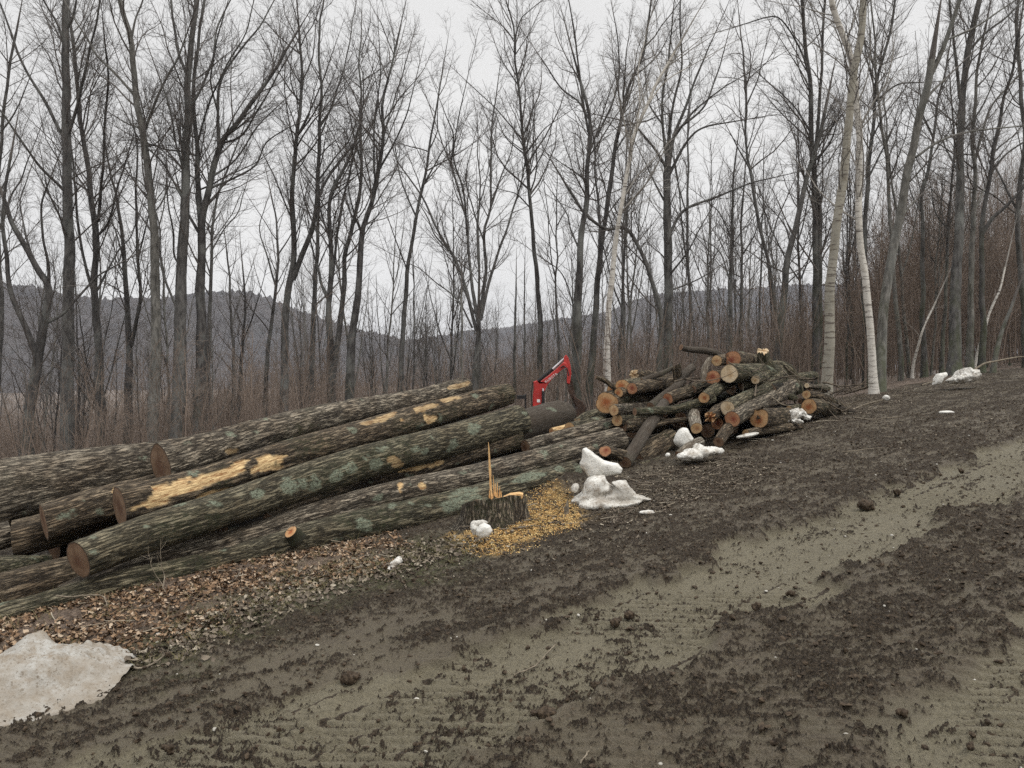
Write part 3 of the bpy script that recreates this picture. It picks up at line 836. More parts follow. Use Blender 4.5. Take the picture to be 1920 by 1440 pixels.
    r = make_log('log', 'crooked mossy log along the deck front with an orange branch stub',
             [(-160, 1200, 40, 5.45), (0, 1157, 38, 5.75), (100, 1130, 40, 5.95), (213, 1097, 40, 6.2), (333, 1070, 38, 6.45), (433, 1046, 38, 6.65), (530, 1020, 46, 6.85), (600, 1003, 56, 7.0), (720, 977, 58, 7.35), (850, 948, 56, 7.8), (960, 918, 50, 8.2), (1078, 884, 40, 8.7)],
             'bark_moss', ('cut_brown', 'cut_brown'), seed=9, moss=.62, lich=.25, ridge=.010, group=G1, bumps=.03,
             marks=[('lichen', 870, 925, 30, 10, 12), ('lichen', 990, 895, 40, 8, 14), ('lichen', 850, 945, 30, 12, 15), ('lichen', 1050, 880, 10, 6, 0), ('lichen', 735, 950, 8, 6, 0)])
    # the cut limb on it
    c = P(545, 997, 6.8); b0 = P(556, 1012, 6.85); base = np.array(r.location)
    V, Q = tubes(np.array([[b0, (b0+c)/2+np.array([0, 0, .01]), c]]), np.array([[.085, .068, .060]]), 24)
    st_ = link('branch_stub', make_mesh('branch_stub', V-base, Q, None, True, {k_: np.full(len(V), v_) for k_, v_ in dict(hgt=.5, moss=.4, lichen=0, wood=0, lx=.1, ly=.1, lz=0).items()}, [M['bark_moss']]), r)
    ring = V[-24:]; cc = ring.mean(0); vv = np.vstack([ring, cc+(ring-cc)*.5, cc[None]])-base
    w = np.arange(24)
    link('cut_end', make_mesh('cut_end', vv, np.stack([w, (w+1) % 24, 24+(w+1) % 24, 24+w], -1), np.stack([24+w, 24+(w+1) % 24, np.full(24, 48)], -1), False, {'rr': np.concatenate([np.ones(24), np.full(24, .5), [0]])}, [M['cut_orange']]), st_)
    make_log('log', 'tan-grey log at the bottom left of the deck, under the oval cut',
             [(-260, 1185, 64, 5.6), (-100, 1142, 62, 5.8), (0, 1112, 60, 6.0), (130, 1074, 54, 6.35), (330, 1022, 50, 7.0)], 'bark_brown', seed=10, moss=.3, lich=.08, ridge=.008, fr=(16, 1.6), group=G1)
    make_log('log', 'small pale log peeking out at the left edge beside the dark sawn end',
             [(-160, 1048, 44, 6.5), (-60, 1022, 42, 6.7), (21, 1001, 40, 6.9)], 'bark', seed=11, moss=.3, ridge=.009, group=G1)
    make_log('log', 'mossy pointed log sliver in the dark gap at the left edge of the deck',
             [(-140, 1102, 50, 6.0), (-40, 1078, 50, 6.2), (30, 1063, 36, 6.3), (66, 1054, 20, 6.45), (97, 1044, 6, 6.6)], 'bark_moss', seed=12, moss=.9, ridge=.010, group=G1)
    make_log('log', 'smooth grey log with a rounded right end below the red excavator arm',
             [(760, 872, 50, 9.9), (880, 832, 56, 10.3), (960, 806, 60, 10.7), (1020, 788, 60, 11.0), (1050, 780, 58, 11.3), (1068, 777, 40, 11.45)],
             'bark_smooth', ('cut_brown', 'cut_brown'), seed=13, moss=.35, lich=.1, ridge=.006, fr=(22, 4), group=G1)
    make_log('log', 'thin rough log between the rounded brown end and the small pale cut end',
             [(985, 838, 26, 9.8), (1060, 818, 26, 10.2), (1160, 793, 24, 10.9)], 'bark', seed=14, moss=.4, ridge=.008, group=G1)
    make_log('log', 'small log with a round tan cut end beside the grey log with the rounded end',
             [(1068, 804, 24, 10.4), (1110, 797, 26, 10.9), (1180, 778, 26, 11.6)], 'bark_moss', ('cut_tan', 'cut_brown'), seed=15, moss=.6, seg=.02, sides=40, ridge=.006)
    make_log('log', 'short debarked orange piece touching the small round tan cut end',
             [(1034, 809, 13, 10.4), (1054, 805, 15, 10.5), (1062, 803, 15, 10.6)], 'bark_brown', ('cut_orange', 'cut_orange'), seed=16, seg=.02, sides=32, ridge=.002, marks=[('wood', 1048, 806, 40, 20, 0)])
    make_log('log', 'mossy broken log left of the big orange-faced block',
             [(1085, 792, 18, 11.2), (1108, 780, 20, 11.6), (1160, 770, 20, 12.2)], 'bark_moss', ('cut_pale', 'cut_brown'), seed=17, moss=.8, seg=.02, sides=40, ridge=.01, broken=(.06, 0))
    # logs the stack rests on, the shade of the gaps put into their bark colour
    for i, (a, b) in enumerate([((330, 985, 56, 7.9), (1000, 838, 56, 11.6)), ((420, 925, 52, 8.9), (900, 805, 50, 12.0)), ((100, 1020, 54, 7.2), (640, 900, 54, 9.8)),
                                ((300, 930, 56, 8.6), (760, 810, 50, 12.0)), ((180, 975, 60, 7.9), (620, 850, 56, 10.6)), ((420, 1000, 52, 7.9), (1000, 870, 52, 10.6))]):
        make_log('log', 'dark log buried in the deck, seen only through the gaps between the upper logs', [a, b], 'bark_shaded', seed=40+i, seg=.05, sides=32, ridge=.006, group='buried logs of the deck')

G2 = 'cut branch wood heaped in the far pile'
PILE = [
 # label, points(px,py,thick,dist), bark, cut left, cut right, extra
 ('largest irregular orange block at the left end of the heap', [(1137, 756, 40, 10.9), (1160, 752, 44, 11.3), (1235, 738, 40, 12.2)], 'bark_brown', 'cut_orange', dict(bumps=.05, skew=(.3, 0), ridge=.012)),
 ('second orange block stacked on the largest orange block', [(1150, 735, 26, 11.1), (1175, 730, 28, 11.6), (1240, 722, 28, 12.3)], 'bark_brown', 'cut_orange', dict(bumps=.03)),
 ('small round orange end in front of the largest orange block', [(1151, 769, 20, 10.5), (1180, 766, 21, 10.9), (1222, 762, 20, 11.7)], 'bark', 'cut_tan', {}),
 ('half-hidden tan end below the small round orange end', [(1157, 788, 22, 10.6), (1185, 788, 22, 11.0), (1235, 780, 22, 11.9)], 'bark_moss', 'cut_tan', {}),
 ('knobbly orange end with yellow rim near the upper left of the heap', [(1160, 736, 17, 10.9), (1185, 733, 18, 11.3), (1225, 728, 18, 11.9)], 'bark_brown', 'cut_orange', dict(bumps=.02)),
 ('split orange end on top of the left side of the heap', [(1167, 724, 24, 11.0), (1190, 722, 26, 11.5), (1250, 716, 25, 12.2)], 'bark_moss', 'cut_orange', dict(bumps=.03, skew=(.4, 0))),
 ('rust brown end right of the split orange end', [(1185, 729, 21, 10.9), (1210, 724, 24, 11.4), (1275, 716, 24, 12.3)], 'bark_brown', 'cut_red', {}),
 ('rough brown log on the upper left of the heap with a broken pale knob', [(1192, 703, 18, 11.5), (1212, 707, 23, 11.7), (1262, 716, 22, 12.2)], 'bark_brown', 'cut_pale', dict(broken=(.06, 0), bumps=.03, ridge=.012)),
 ('upright stub whose tan top stands above the heap', [(1268, 685, 17, 11.5), (1270, 700, 16, 11.52), (1273, 742, 16, 11.6)], 'bark_brown', 'cut_tan', dict(skew=(-.5, 0))),
 ('smooth grey pole leaning from the mud up against the heap', [(1172, 868, 26, 9.35), (1190, 842, 25, 9.6), (1212, 806, 22, 10.0), (1238, 768, 20, 10.6), (1246, 756, 18, 10.8)], 'bark_smooth', 'cut_brown', dict(ridge=.003, lich=.1)),
 ('grey crooked pole pointing up at the top left of the heap', [(1220, 763, 17, 10.9), (1248, 741, 17, 11.1), (1272, 722, 16, 11.4), (1284, 702, 17, 11.6), (1298, 689, 15, 11.8)], 'bark_smooth', 'cut_brown', dict(ridge=.004, moss=.6)),
 ('long thin mossy pole lying across the front of the heap', [(1190, 772, 15, 10.2), (1215, 771, 16, 10.25), (1262, 768, 16, 10.35), (1300, 758, 16, 10.5), (1338, 748, 15, 10.7)], 'bark_moss', 'cut_brown', dict(moss=.8, ridge=.004)),
 ('small orange-red end above the long mossy pole', [(1252, 748, 19, 10.8), (1285, 737, 24, 11.2), (1335, 716, 25, 11.9)], 'bark_brown', 'cut_red', dict(ridge=.012, bumps=.02)),
 ('orange end with a dark pith spot in the middle of the heap', [(1320, 746, 20, 10.5), (1340, 732, 22, 10.9), (1378, 706, 24, 11.8)], 'bark_moss', 'cut_orange', {}),
 ('short mossy pole under the brown barked log in the upper middle', [(1300, 730, 14, 11.2), (1350, 716, 14, 11.8)], 'bark_moss', 'cut_brown', dict(moss=.9)),
 ('pale yellow end of the mossy pole that climbs to the right', [(1364, 766, 27, 10.3), (1400, 747, 26, 10.8), (1435, 731, 25, 11.3), (1466, 706, 24, 12.0)], 'bark_moss', 'cut_pale', dict(moss=.7, lich=.3)),
 ('red-orange end below the pale yellow end, its tan pole climbing right', [(1373, 786, 28, 10.1), (1410, 765, 26, 10.7), (1450, 746, 26, 11.3), (1486, 724, 26, 12.0)], 'bark', 'cut_red', dict(lich=.2, ridge=.006)),
 ('bright orange round end with a black hollow heart', [(1423, 784, 35, 10.4), (1445, 784, 35, 10.8), (1485, 782, 32, 11.5)], 'bark_brown', 'cut_orange', dict(hollow=1)),
 ('splintered yellow-orange break under the pale yellow end', [(1334, 780, 20, 10.3), (1352, 768, 22, 10.6), (1385, 752, 22, 11.2)], 'bark_brown', 'cut_orange', dict(broken=(.09, 0), bumps=.04)),
 ('birch-barked pole pointing down at the viewer above the white snow lump', [(1306, 803, 21, 9.9), (1302, 788, 22, 10.25), (1297, 764, 22, 10.9)], 'bark_birch', 'cut_tan', dict(ridge=.002)),
 ('round tan end near the top of the heap, left of the dark red end', [(1344, 676, 20, 11.1), (1365, 674, 20, 11.6), (1400, 672, 18, 12.4)], 'bark_brown', 'cut_tan', {}),
 ('dark red cracked round end at the very top of the heap', [(1374, 673, 29, 11.2), (1392, 675, 28, 11.7), (1420, 680, 26, 12.4)], 'bark_brown', 'cut_red', {}),
 ('large pale cream round end high on the heap', [(1367, 701, 33, 10.9), (1392, 700, 36, 11.3), (1425, 700, 38, 11.7), (1462, 704, 36, 12.3)], 'bark_moss', 'cut_pale', dict(moss=.9, lich=.3, bumps=.03)),
 ('dull red half-hidden end left of the large cream end', [(1336, 708, 25, 11.0), (1360, 705, 26, 11.5), (1400, 698, 25, 12.3)], 'bark_brown', 'cut_red', dict(skew=(.5, 0))),
 ('strip of white birch bark standing on edge left of the round tan end', [(1318, 716, 8, 10.9), (1319, 703, 11, 10.95), (1323, 688, 12, 11.0), (1331, 672, 8, 11.1)], 'bark_birch', 'cut_pale', dict(ridge=.002)),
 ('mossy trunk piece standing up with a broken yellow top', [(1431, 662, 20, 11.7), (1432, 675, 22, 11.75), (1436, 692, 30, 11.8), (1440, 712, 36, 11.9)], 'bark_moss', 'cut_pale', dict(moss=.95, broken=(.05, 0), bumps=.04)),
 ('pinkish sawn stub on the side of the large mossy log', [(1416, 712, 15, 11.0), (1423, 709, 17, 11.2), (1436, 704, 18, 11.6)], 'bark_moss', 'cut_pale', dict(moss=.9)),
 ('arching mossy root mass behind the right side of the heap', [(1436, 700, 30, 12.2), (1458, 690, 26, 12.3), (1476, 696, 24, 12.3), (1486, 716, 24, 12.3), (1492, 738, 22, 12.3)], 'bark_moss', 'cut_brown', dict(moss=.7, bumps=.05, ridge=.012)),
 ('curved grey branch sticking out leftward from the top of the heap', [(1277, 651, 11, 11.2), (1290, 655, 10, 11.25), (1315, 657, 12, 11.3), (1335, 660, 12, 11.4), (1362, 671, 10, 11.6)], 'bark_smooth', 'cut_brown', dict(ridge=.003)),
 ('heart-shaped orange end beside the snow at the right end of the heap', [(1517, 762, 27, 11.6), (1535, 764, 28, 12.0), (1566, 770, 22, 12.6)], 'bark_brown', 'cut_orange', dict(bumps=.04)),
 ('small round tan end above the heart-shaped end', [(1512, 740, 15, 11.8), (1535, 744, 17, 12.2), (1560, 754, 17, 12.6), (1582, 766, 12, 12.9)], 'bark_brown', 'cut_tan', {}),
 ('tiny pale end above the small round tan end', [(1513, 723, 8.5, 12.0), (1530, 726, 9, 12.2), (1552, 728, 10, 12.6)], 'bark', 'cut_pale', {}),
 ('mossy log with a yellow broken tip right of the heap', [(1488, 714, 14, 12.2), (1503, 709, 18, 12.4), (1527, 704, 15, 12.8)], 'bark_moss', 'cut_pale', dict(moss=.9, broken=(.04, 0))),
 ('dark stub poking right beside the tan birch trunk', [(1515, 732, 13, 12.6), (1533, 731, 14, 12.7), (1548, 730, 12, 12.8)], 'bark_brown', 'cut_brown', {}),
 ('brown pole leaning at the foot of the heap below the red-orange end', [(1347, 829, 19, 9.75), (1358, 812, 20, 10.0), (1373, 795, 20, 10.3)], 'bark_brown', 'cut_brown', dict(ridge=.004)),
 ('dim reddish end in the shade below the splintered break', [(1345, 794, 22, 10.5), (1375, 786, 22, 11.2)], 'bark_brown', 'cut_red', {}),
 ('thick black-barked log lying low behind the smooth leaning pole', [(1192, 862, 34, 9.9), (1225, 842, 36, 10.2), (1258, 822, 34, 10.5)], 'bark_brown', 'cut_brown', dict(ridge=.014)),
 ('short brown block with an orange-red top left of the leaning pole', [(1134, 846, 19, 9.1), (1150, 851, 22, 9.2), (1172, 856, 22, 9.5)], 'bark_brown', 'cut_red', dict(skew=(.6, 0))),
 ('thin mossy pole flat on the ground behind the leaning pole', [(1198, 873, 9, 9.6), (1225, 866, 11, 9.8), (1258, 855, 10, 10.1)], 'bark_moss', 'cut_brown', dict(moss=.9)),
 ('tan broken piece under the round white snow lump', [(1314, 828, 17, 9.6), (1295, 836, 17, 9.5), (1272, 852, 13, 9.3)], 'bark_birch', 'cut_tan', dict(ridge=.004)),
 ('brown pole running right behind the tan pole in the upper right', [(1440, 722, 22, 11.7), (1470, 722, 22, 12.0), (1502, 722, 18, 12.4)], 'bark_brown', 'cut_brown', dict(ridge=.008)),
 ('mossy brown log under the block ends at the left', [(1165, 800, 26, 10.7), (1240, 795, 28, 11.4)], 'bark_brown', 'cut_brown', {}),
 ('dark curled strip of bark sticking up over the largest orange block', [(1117, 707, 6, 10.9), (1135, 714, 9, 10.9), (1153, 729, 7, 11.0)], 'bark_brown', 'cut_brown', dict(ridge=.003)),
 ('mossy crooked limb curving over the right side of the heap', [(1388, 724, 13, 11.2), (1422, 717, 15, 11.4), (1456, 736, 14, 11.4), (1492, 747, 11, 11.6)], 'bark_moss', 'cut_brown', dict(moss=.8, ridge=.005)),
 ('thin crooked limb across the dark hollow left of the birch-barked pole', [(1222, 800, 9, 10.3), (1255, 790, 10, 10.3), (1292, 786, 9, 10.5)], 'bark_brown', 'cut_brown', dict(ridge=.003)),
 ('short log half under the hollow-hearted log', [(1398, 812, 13, 10.2), (1440, 806, 15, 10.6), (1500, 798, 13, 11.2)], 'bark_brown', 'cut_tan', dict(ridge=.006)),
 ('grey limb lying on top of the rust brown end', [(1203, 713, 9, 11.3), (1236, 702, 10, 11.4), (1262, 690, 7, 11.6)], 'bark_smooth', 'cut_brown', dict(ridge=.003)),
 ('mossy stub poking out left of the heart-shaped end', [(1479, 768, 12, 11.4), (1500, 765, 13, 11.8)], 'bark_moss', 'cut_tan', dict(moss=.8)),
 ('long bare pole reaching right off the end of the heap', [(1500, 752, 10, 11.9), (1545, 757, 10, 12.3), (1602, 772, 8, 12.6)], 'bark_smooth', 'cut_brown', dict(ridge=.002)),
]
def build_pile():
    for i, (lb, pts, bk, cut, ex) in enumerate(PILE):
        ex = dict(ex); hollow = ex.pop('hollow', 0)
        ex.setdefault('ridge', .006); ex.setdefault('moss', .5)
        o = make_log('branch_log', lb, pts, bk, (cut, 'cut_brown'), seed=60+i, seg=.02, sides=40, group=G2, cat='cut log', **ex)
        if hollow:
            c = P(1422, 783, 10.39); n = P(1445, 784, 10.8)-c; n /= np.linalg.norm(n)
            a = np.cross(n, [0, 0, 1.]); a /= np.linalg.norm(a); b = np.cross(n, a)
            th = np.linspace(0, 6.283, 15)[:14]; rr = .026*(1+.3*np.sin(th*3+1))
            ring = c+rr[:, None]*(np.cos(th)[:, None]*a+np.sin(th)[:, None]*b)-n*.012
            V = np.vstack([ring, (c-n*.014)[None]])-np.array(o.location); w = np.arange(14)
            link('heart_hollow', make_mesh('heart_hollow', V, None, np.stack([w, (w+1) % 14, np.full(14, 14)], -1), False, {}, [M['clod']]), o)
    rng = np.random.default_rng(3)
    for i in range(34):  # core logs, the heap's inner shade painted into their bark
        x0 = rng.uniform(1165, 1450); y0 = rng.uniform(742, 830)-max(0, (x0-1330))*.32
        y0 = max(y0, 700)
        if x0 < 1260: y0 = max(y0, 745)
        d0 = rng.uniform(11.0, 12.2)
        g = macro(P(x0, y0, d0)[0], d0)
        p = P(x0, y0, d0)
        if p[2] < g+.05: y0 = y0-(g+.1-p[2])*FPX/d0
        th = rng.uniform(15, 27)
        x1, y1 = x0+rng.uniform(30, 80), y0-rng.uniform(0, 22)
        make_log('branch_log', 'shade-darkened log deep inside the heap, seen only in the gaps between the front ends', [(x0, y0, th, d0), (x1, y1, th*.9, d0+rng.uniform(.6, 1.3))],
                 'bark_shaded', ('cut_brown', 'cut_brown'), seed=120+i, seg=.04, sides=20, ridge=.004, group='inner logs of the heap', cat='cut log')
# ------------------------------------------------------------------ standing trees
# each: label, mat, distance, density, list of limbs [(width px at start, width px at end, [(px,py)...])]; first limb is the stem
TREES = [
 ('tall straight trunk at the left with long limbs rising off both sides', 'tree', 21, 1.0, [
  (25, 11, [(127,845),(128,657),(130,478),(127,358),(125,257),(122,90),(124,0),(125,-70)]),
  (8, 3, [(125,262),(116,252),(90,203),(60,152),(36,101),(9,36),(-10,-20)]),
  (8, 3, [(127,255),(146,197),(161,131),(170,80),(185,20),(192,-30)]),
  (7, 3, [(127,365),(119,355),(78,316),(48,275),(12,221),(-15,190)]),
  (5, 2.5, [(128,440),(112,405),(95,370),(84,330)]),
  (6, 3, [(122,90),(108,45),(85,5),(70,-30)]), (6, 3, [(123,60),(138,25),(148,-30)])]),
 ('trunk just right of the tall straight one, splitting into slim upright stems', 'tree_dark', 24, 1.0, [
  (18, 5, [(190,836),(186,687),(178,567),(179,478),(179,418),(170,358),(162,287),(149,227),(146,179),(138,90),(128,20)]),
  (6, 3, [(180,445),(203,418),(215,370),(228,330),(240,290)]), (7, 3, [(178,560),(158,490),(146,418),(140,334),(134,270),(130,200)]),
  (7, 3, [(184,415),(192,334),(197,239),(203,149),(198,90)]), (5, 2, [(182,545),(221,472),(245,445),(262,400)])]),
 ('gnarled dark tree at the far left with twisted low limbs', 'tree_dark', 19, 1.0, [
  (24, 7, [(50,850),(68,690),(84,600),(92,540),(72,505),(42,450),(22,415),(10,380)]),
  (13, 5, [(68,665),(48,615),(28,573),(12,507),(6,430),(9,358),(20,300)]), (8, 3, [(86,606),(119,588),(143,560),(180,520),(215,500)]),
  (7, 3, [(92,537),(90,490),(80,442),(78,388),(92,340)]), (5, 2, [(60,480),(45,430),(40,380),(52,330)]), (5, 2, [(75,720),(100,690),(118,675)])]),
 ('slender tree cut off by the left edge of the photo', 'tree', 23, 1.0, [
  (12, 4, [(-14,870),(2,620),(0,520),(-4,380),(2,260),(14,150),(30,60)]), (5, 2, [(0,430),(20,370),(42,330),(60,280)]), (4, 2, [(0,250),(25,215),(50,160)])]),
 ('two-stemmed thin tree between the slim upright stems and the pale curved trunk', 'tree_dark', 25, .9, [
  (18, 3, [(239,836),(242,657),(236,537),(230,448),(221,382),(209,334),(200,280)]), (9, 3, [(246,650),(263,555),(257,454),(254,358),(257,287),(250,230)]),
  (4, 2, [(233,490),(215,430),(205,400)]), (4, 2, [(260,480),(275,420),(285,370)])]),
 ('curved trunk with pale mottled bark leaning left as it rises', 'tree_light', 20, 1.0, [
  (23, 8, [(287,824),(292,657),(291,537),(288,418),(278,328),(269,257),(257,191),(250,119),(245,72),(227,12),(215,-50)]),
  (7, 3, [(272,242),(292,191),(310,149),(334,107),(352,60)]), (7, 3, [(257,185),(221,143),(185,107),(167,78),(143,42),(120,0)]),
  (5, 2.5, [(246,78),(254,36),(268,0),(275,-40)]), (4, 2, [(262,240),(235,230),(212,215)]), (4, 2, [(284,370),(262,340),(222,320)]), (4, 2, [(290,450),(305,400),(312,350)])]),
 ('tallest dark trunk in the left group, crown reaching out of the top of the photo', 'tree', 20, 1.0, [
  (29, 8, [(334,818),(337,657),(340,537),(346,418),(349,299),(353,227),(352,155),(358,90),(369,0),(374,-60)]),
  (8, 4, [(353,148),(334,95),(325,48),(322,0),(310,-40)]), (6, 3, [(347,382),(322,334),(299,299),(263,263),(240,225)]),
  (6, 3, [(336,590),(320,550),(308,520),(301,478),(299,430),(290,390)]), (5, 2.5, [(340,500),(327,480),(325,436),(316,370),(312,310)]),
  (6, 3, [(353,210),(380,160),(398,110),(410,50),(430,0)]), (5, 3, [(350,330),(330,270),(318,200),(300,150)])]),
 ('dark forked trunk whose wide crown fans out to the right over the sky gap', 'tree_dark', 20, 1.15, [
  (27, 5, [(373,806),(378,627),(377,507),(379,418),(396,334),(411,287),(417,263),(438,239),(480,180),(515,130),(535,95)]),
  (15, 5, [(378,430),(372,358),(369,269),(363,209),(364,149),(374,60),(384,0),(390,-40)]), (9, 3, [(411,284),(408,209),(411,167),(432,119),(479,60),(509,12)]),
  (6, 2.5, [(396,352),(438,334),(479,310),(497,269),(533,245),(560,232)]), (6, 2.5, [(417,269),(456,251),(503,173),(533,119)]),
  (8, 3, [(373,436),(352,400),(342,380),(330,330)]), (5, 2.5, [(408,209),(395,150),(405,90),(420,30)]), (5, 2.5, [(370,270),(390,200),(420,130),(455,70),(470,20)]), (5, 2.5, [(400,330),(440,300),(480,240),(520,200)])]),
 ('thin tree close behind the dark forked trunk', 'tree', 26, .9, [
  (11, 3, [(387,790),(393,597),(397,478),(399,418),(410,360),(430,310),(445,270)]), (4, 2, [(397,470),(420,430),(445,400),(460,350)]), (4, 2, [(396,520),(380,470),(372,430)])]),
 ('thin grey pole tree in front of the left hill', 'tree', 29, .9, [(9, 3, [(437,794),(437,675),(434,597),(430,520),(425,470)]), (4, 2, [(435,610),(450,560),(470,510)])]),
 ('crooked thin tree beside the thin grey pole', 'tree_dark', 28, .9, [(9, 3, [(447,776),(455,645),(460,560),(455,500)]), (4, 2, [(456,640),(475,590),(490,540)])]),
 ('small tree left of the leaning two-stem tree', 'tree', 27, .9, [(11, 3, [(497,782),(503,657),(518,537),(521,478),(518,418),(510,370)]), (5, 2, [(518,540),(500,480),(488,430),(495,390)]), (4, 2, [(520,480),(545,440),(560,400)])]),
 ('leaning two-stem tree right of the sky gap', 'tree', 22, 1.1, [
  (19, 4, [(533,782),(533,657),(537,573),(551,496),(551,418),(548,334),(557,251),(563,203),(566,131),(563,72),(560,40)]),
  (15, 4, [(549,525),(566,478),(590,412),(596,334),(599,251),(602,179),(599,107),(600,36),(606,10)]),
  (6, 2.5, [(599,239),(623,197),(647,119),(664,24)]), (5, 2.5, [(557,257),(581,209),(596,173),(612,130)]), (5, 2.5, [(551,420),(530,370),(515,330),(500,300)]), (5, 2.5, [(596,340),(625,300),(655,260),(680,200)]), (4, 2, [(562,200),(545,150),(548,100)])]),
 ('slim straight tree just right of the leaning two-stem tree', 'tree', 25, 1, [
  (14, 4, [(584,764),(587,627),(590,537),(596,448),(596,382),(611,340),(640,300),(662,270)]), (5, 2, [(596,440),(575,390),(565,340)]), (4, 2, [(590,520),(610,470),(640,420)])]),
 ('dark tree with a sharp elbow where two stems join low down', 'tree_dark', 22, 1, [
  (18, 4, [(620,746),(618,627),(617,567),(620,478),(617,388),(623,358),(653,299),(670,250)]), (9, 3, [(614,558),(602,531),(599,513),(588,478),(580,440)]),
  (8, 3, [(621,540),(632,448),(641,382),(653,334),(670,269),(694,239),(710,200)]), (5, 2, [(618,450),(600,390),(598,340)])]),
 ('slender tree with close upright stems right of the elbowed tree', 'tree', 23, 1, [
  (14, 3, [(623,716),(635,627),(644,537),(647,478),(659,430),(676,358),(676,269),(679,179),(673,119),(676,80)]), (5, 2, [(648,470),(665,420),(690,380),(705,330)]), (5, 2, [(676,300),(660,240),(650,180)])]),
 ('tall tree with a narrow pointed top left of centre', 'tree_dark', 21, 1.1, [
  (20, 3, [(656,746),(661,627),(673,537),(679,442),(694,388),(712,316),(718,251),(718,191),(736,119),(748,60)]),
  (6, 2.5, [(712,316),(742,263),(757,227),(775,170)]), (6, 2.5, [(705,350),(700,299),(703,227),(712,149),(712,90)]), (5, 2, [(679,442),(665,400),(655,350),(662,300)]), (5, 2.5, [(716,270),(735,200),(755,140),(768,90)])]),
 ('grey tree behind the middle of the decked logs with an open crown', 'tree', 23, 1, [
  (13, 3, [(750,728),(756,627),(765,507),(780,418),(795,334),(810,251),(818,197),(827,149)]), (5, 2, [(782,410),(760,360),(745,300),(740,250)]), (4, 2, [(765,510),(742,450),(728,410)]), (5, 2, [(792,350),(815,310),(840,270)])]),
 ('many-stemmed tree spreading like a fan in the centre of the photo', 'tree', 21, 1.1, [
  (17, 9, [(893,715),(897,640),(899,597)]),
  (10, 3, [(896,602),(881,507),(876,418),(863,370),(845,310),(827,263),(815,227)]), (10, 3, [(899,600),(911,507),(908,436),(920,382),(920,269),(926,215),(930,190)]),
  (9, 3, [(901,600),(923,507),(950,430),(977,346),(985,300),(990,270)]), (9, 3, [(893,620),(863,507),(827,442),(792,370),(768,334),(744,299),(735,270)]),
  (5, 2, [(886,615),(857,561),(815,528),(790,505),(770,495)]), (5, 2, [(842,470),(815,440),(798,400),(780,370)]), (6, 2, [(876,442),(869,358),(851,299),(857,239),(869,179),(872,165)]),
  (5, 2, [(908,454),(887,394),(875,340),(882,290)]), (5, 2, [(920,390),(940,330),(960,280),(965,230)]), (5, 2, [(845,310),(850,260),(835,210)])]),
 ('short pale snag rising in front of the many-stemmed tree', 'tree_light', 18, .25, [(6, 3.5, [(866,704),(865,597),(866,543)])]),
 ('single slender trunk leaning left above the red excavator arm', 'tree_dark', 22, 1.0, [
  (12, 3, [(1013,669),(1010,549),(1001,466),(995,388),(989,322),(980,257),(974,179),(966,107),(962,48),(950,6)]),
  (4, 2, [(980,263),(950,227),(929,203),(887,164)]), (4, 2, [(985,290),(1019,245),(1042,227)]), (4, 2, [(996,392),(970,365),(950,358)]), (3.5, 2, [(964,75),(977,36),(995,18)]), (3.5, 2, [(972,160),(945,120),(930,90)]), (3.5, 2, [(984,290),(950,260),(935,225)])]),
 ('thin broken pole tree with wispy side twigs, left of the slender leaning trunk', 'tree', 30, .8, [(6, 3, [(965,645),(968,531)])]),
 ('spindly little tree between the wispy pole and the slender leaning trunk', 'tree', 32, .9, [(4, 2, [(984,645),(984,507)])]),
 ('thick-based dark tree directly behind the excavator arm', 'tree_dark', 19, 1.1, [
  (24, 4, [(1080,770),(1082,650),(1084,560),(1087,480),(1099,382),(1102,310),(1108,263),(1106,210),(1088,150),(1075,100)]),
  (6, 2.5, [(1104,250),(1090,197),(1054,167),(1030,131),(1013,107)]), (6, 2.5, [(1095,205),(1084,119),(1072,30),(1065,-10)]), (5, 2, [(1087,470),(1070,430),(1062,400),(1035,360)]), (5, 2, [(1082,600),(1066,540),(1050,510),(1025,490)]), (5, 2, [(1100,340),(1075,320),(1045,300)])]),
 ('tall two-stemmed tree immediately left of the small white birch', 'tree_dark', 20, 1.1, [
  (17, 4, [(1104,764),(1116,597),(1122,507),(1134,418),(1152,287),(1164,227),(1179,161),(1205,107),(1215,50),(1220,10)]),
  (9, 3, [(1121,520),(1125,418),(1116,328),(1113,251),(1092,197),(1080,149)]), (6, 2.5, [(1119,257),(1152,179),(1160,100),(1150,30)]), (5, 2, [(1150,290),(1180,240),(1200,190)]), (5, 2, [(1115,560),(1130,500),(1150,460)])]),
 ('small white birch with black bands leaning right at the left end of the log heap', 'birch', 16.5, .9, [
  (15, 5, [(1140,716),(1138,645),(1141,567),(1149,507),(1161,406),(1175,334),(1190,251),(1214,197),(1235,149),(1265,96)]), (4, 2, [(1190,251),(1200,190),(1196,130),(1210,70)]), (4, 2, [(1214,197),(1250,150),(1300,120)]), (3.5, 2, [(1175,330),(1185,280),(1170,230)])]),
 ('bent trunk sweeping left from the foot of the big round-crowned tree', 'tree', 19.5, .8, [
  (13, 5, [(1236,690),(1238,585),(1217,513),(1193,454),(1172,425),(1140,430),(1101,406),(1080,376),(1062,350)]), (4, 2, [(1150,430),(1140,400),(1120,380)])]),
 ('big tree with a full rounded crown behind the log heap', 'tree', 20, 1.25, [
  (21, 15, [(1253,690),(1253,537),(1253,430),(1250,370),(1253,312)]),
  (8, 3, [(1252,320),(1229,281),(1205,251),(1185,230),(1165,225)]), (10, 3, [(1253,316),(1265,251),(1289,191),(1307,137),(1337,72)]), (8, 3, [(1256,325),(1289,263),(1319,239),(1378,227)]),
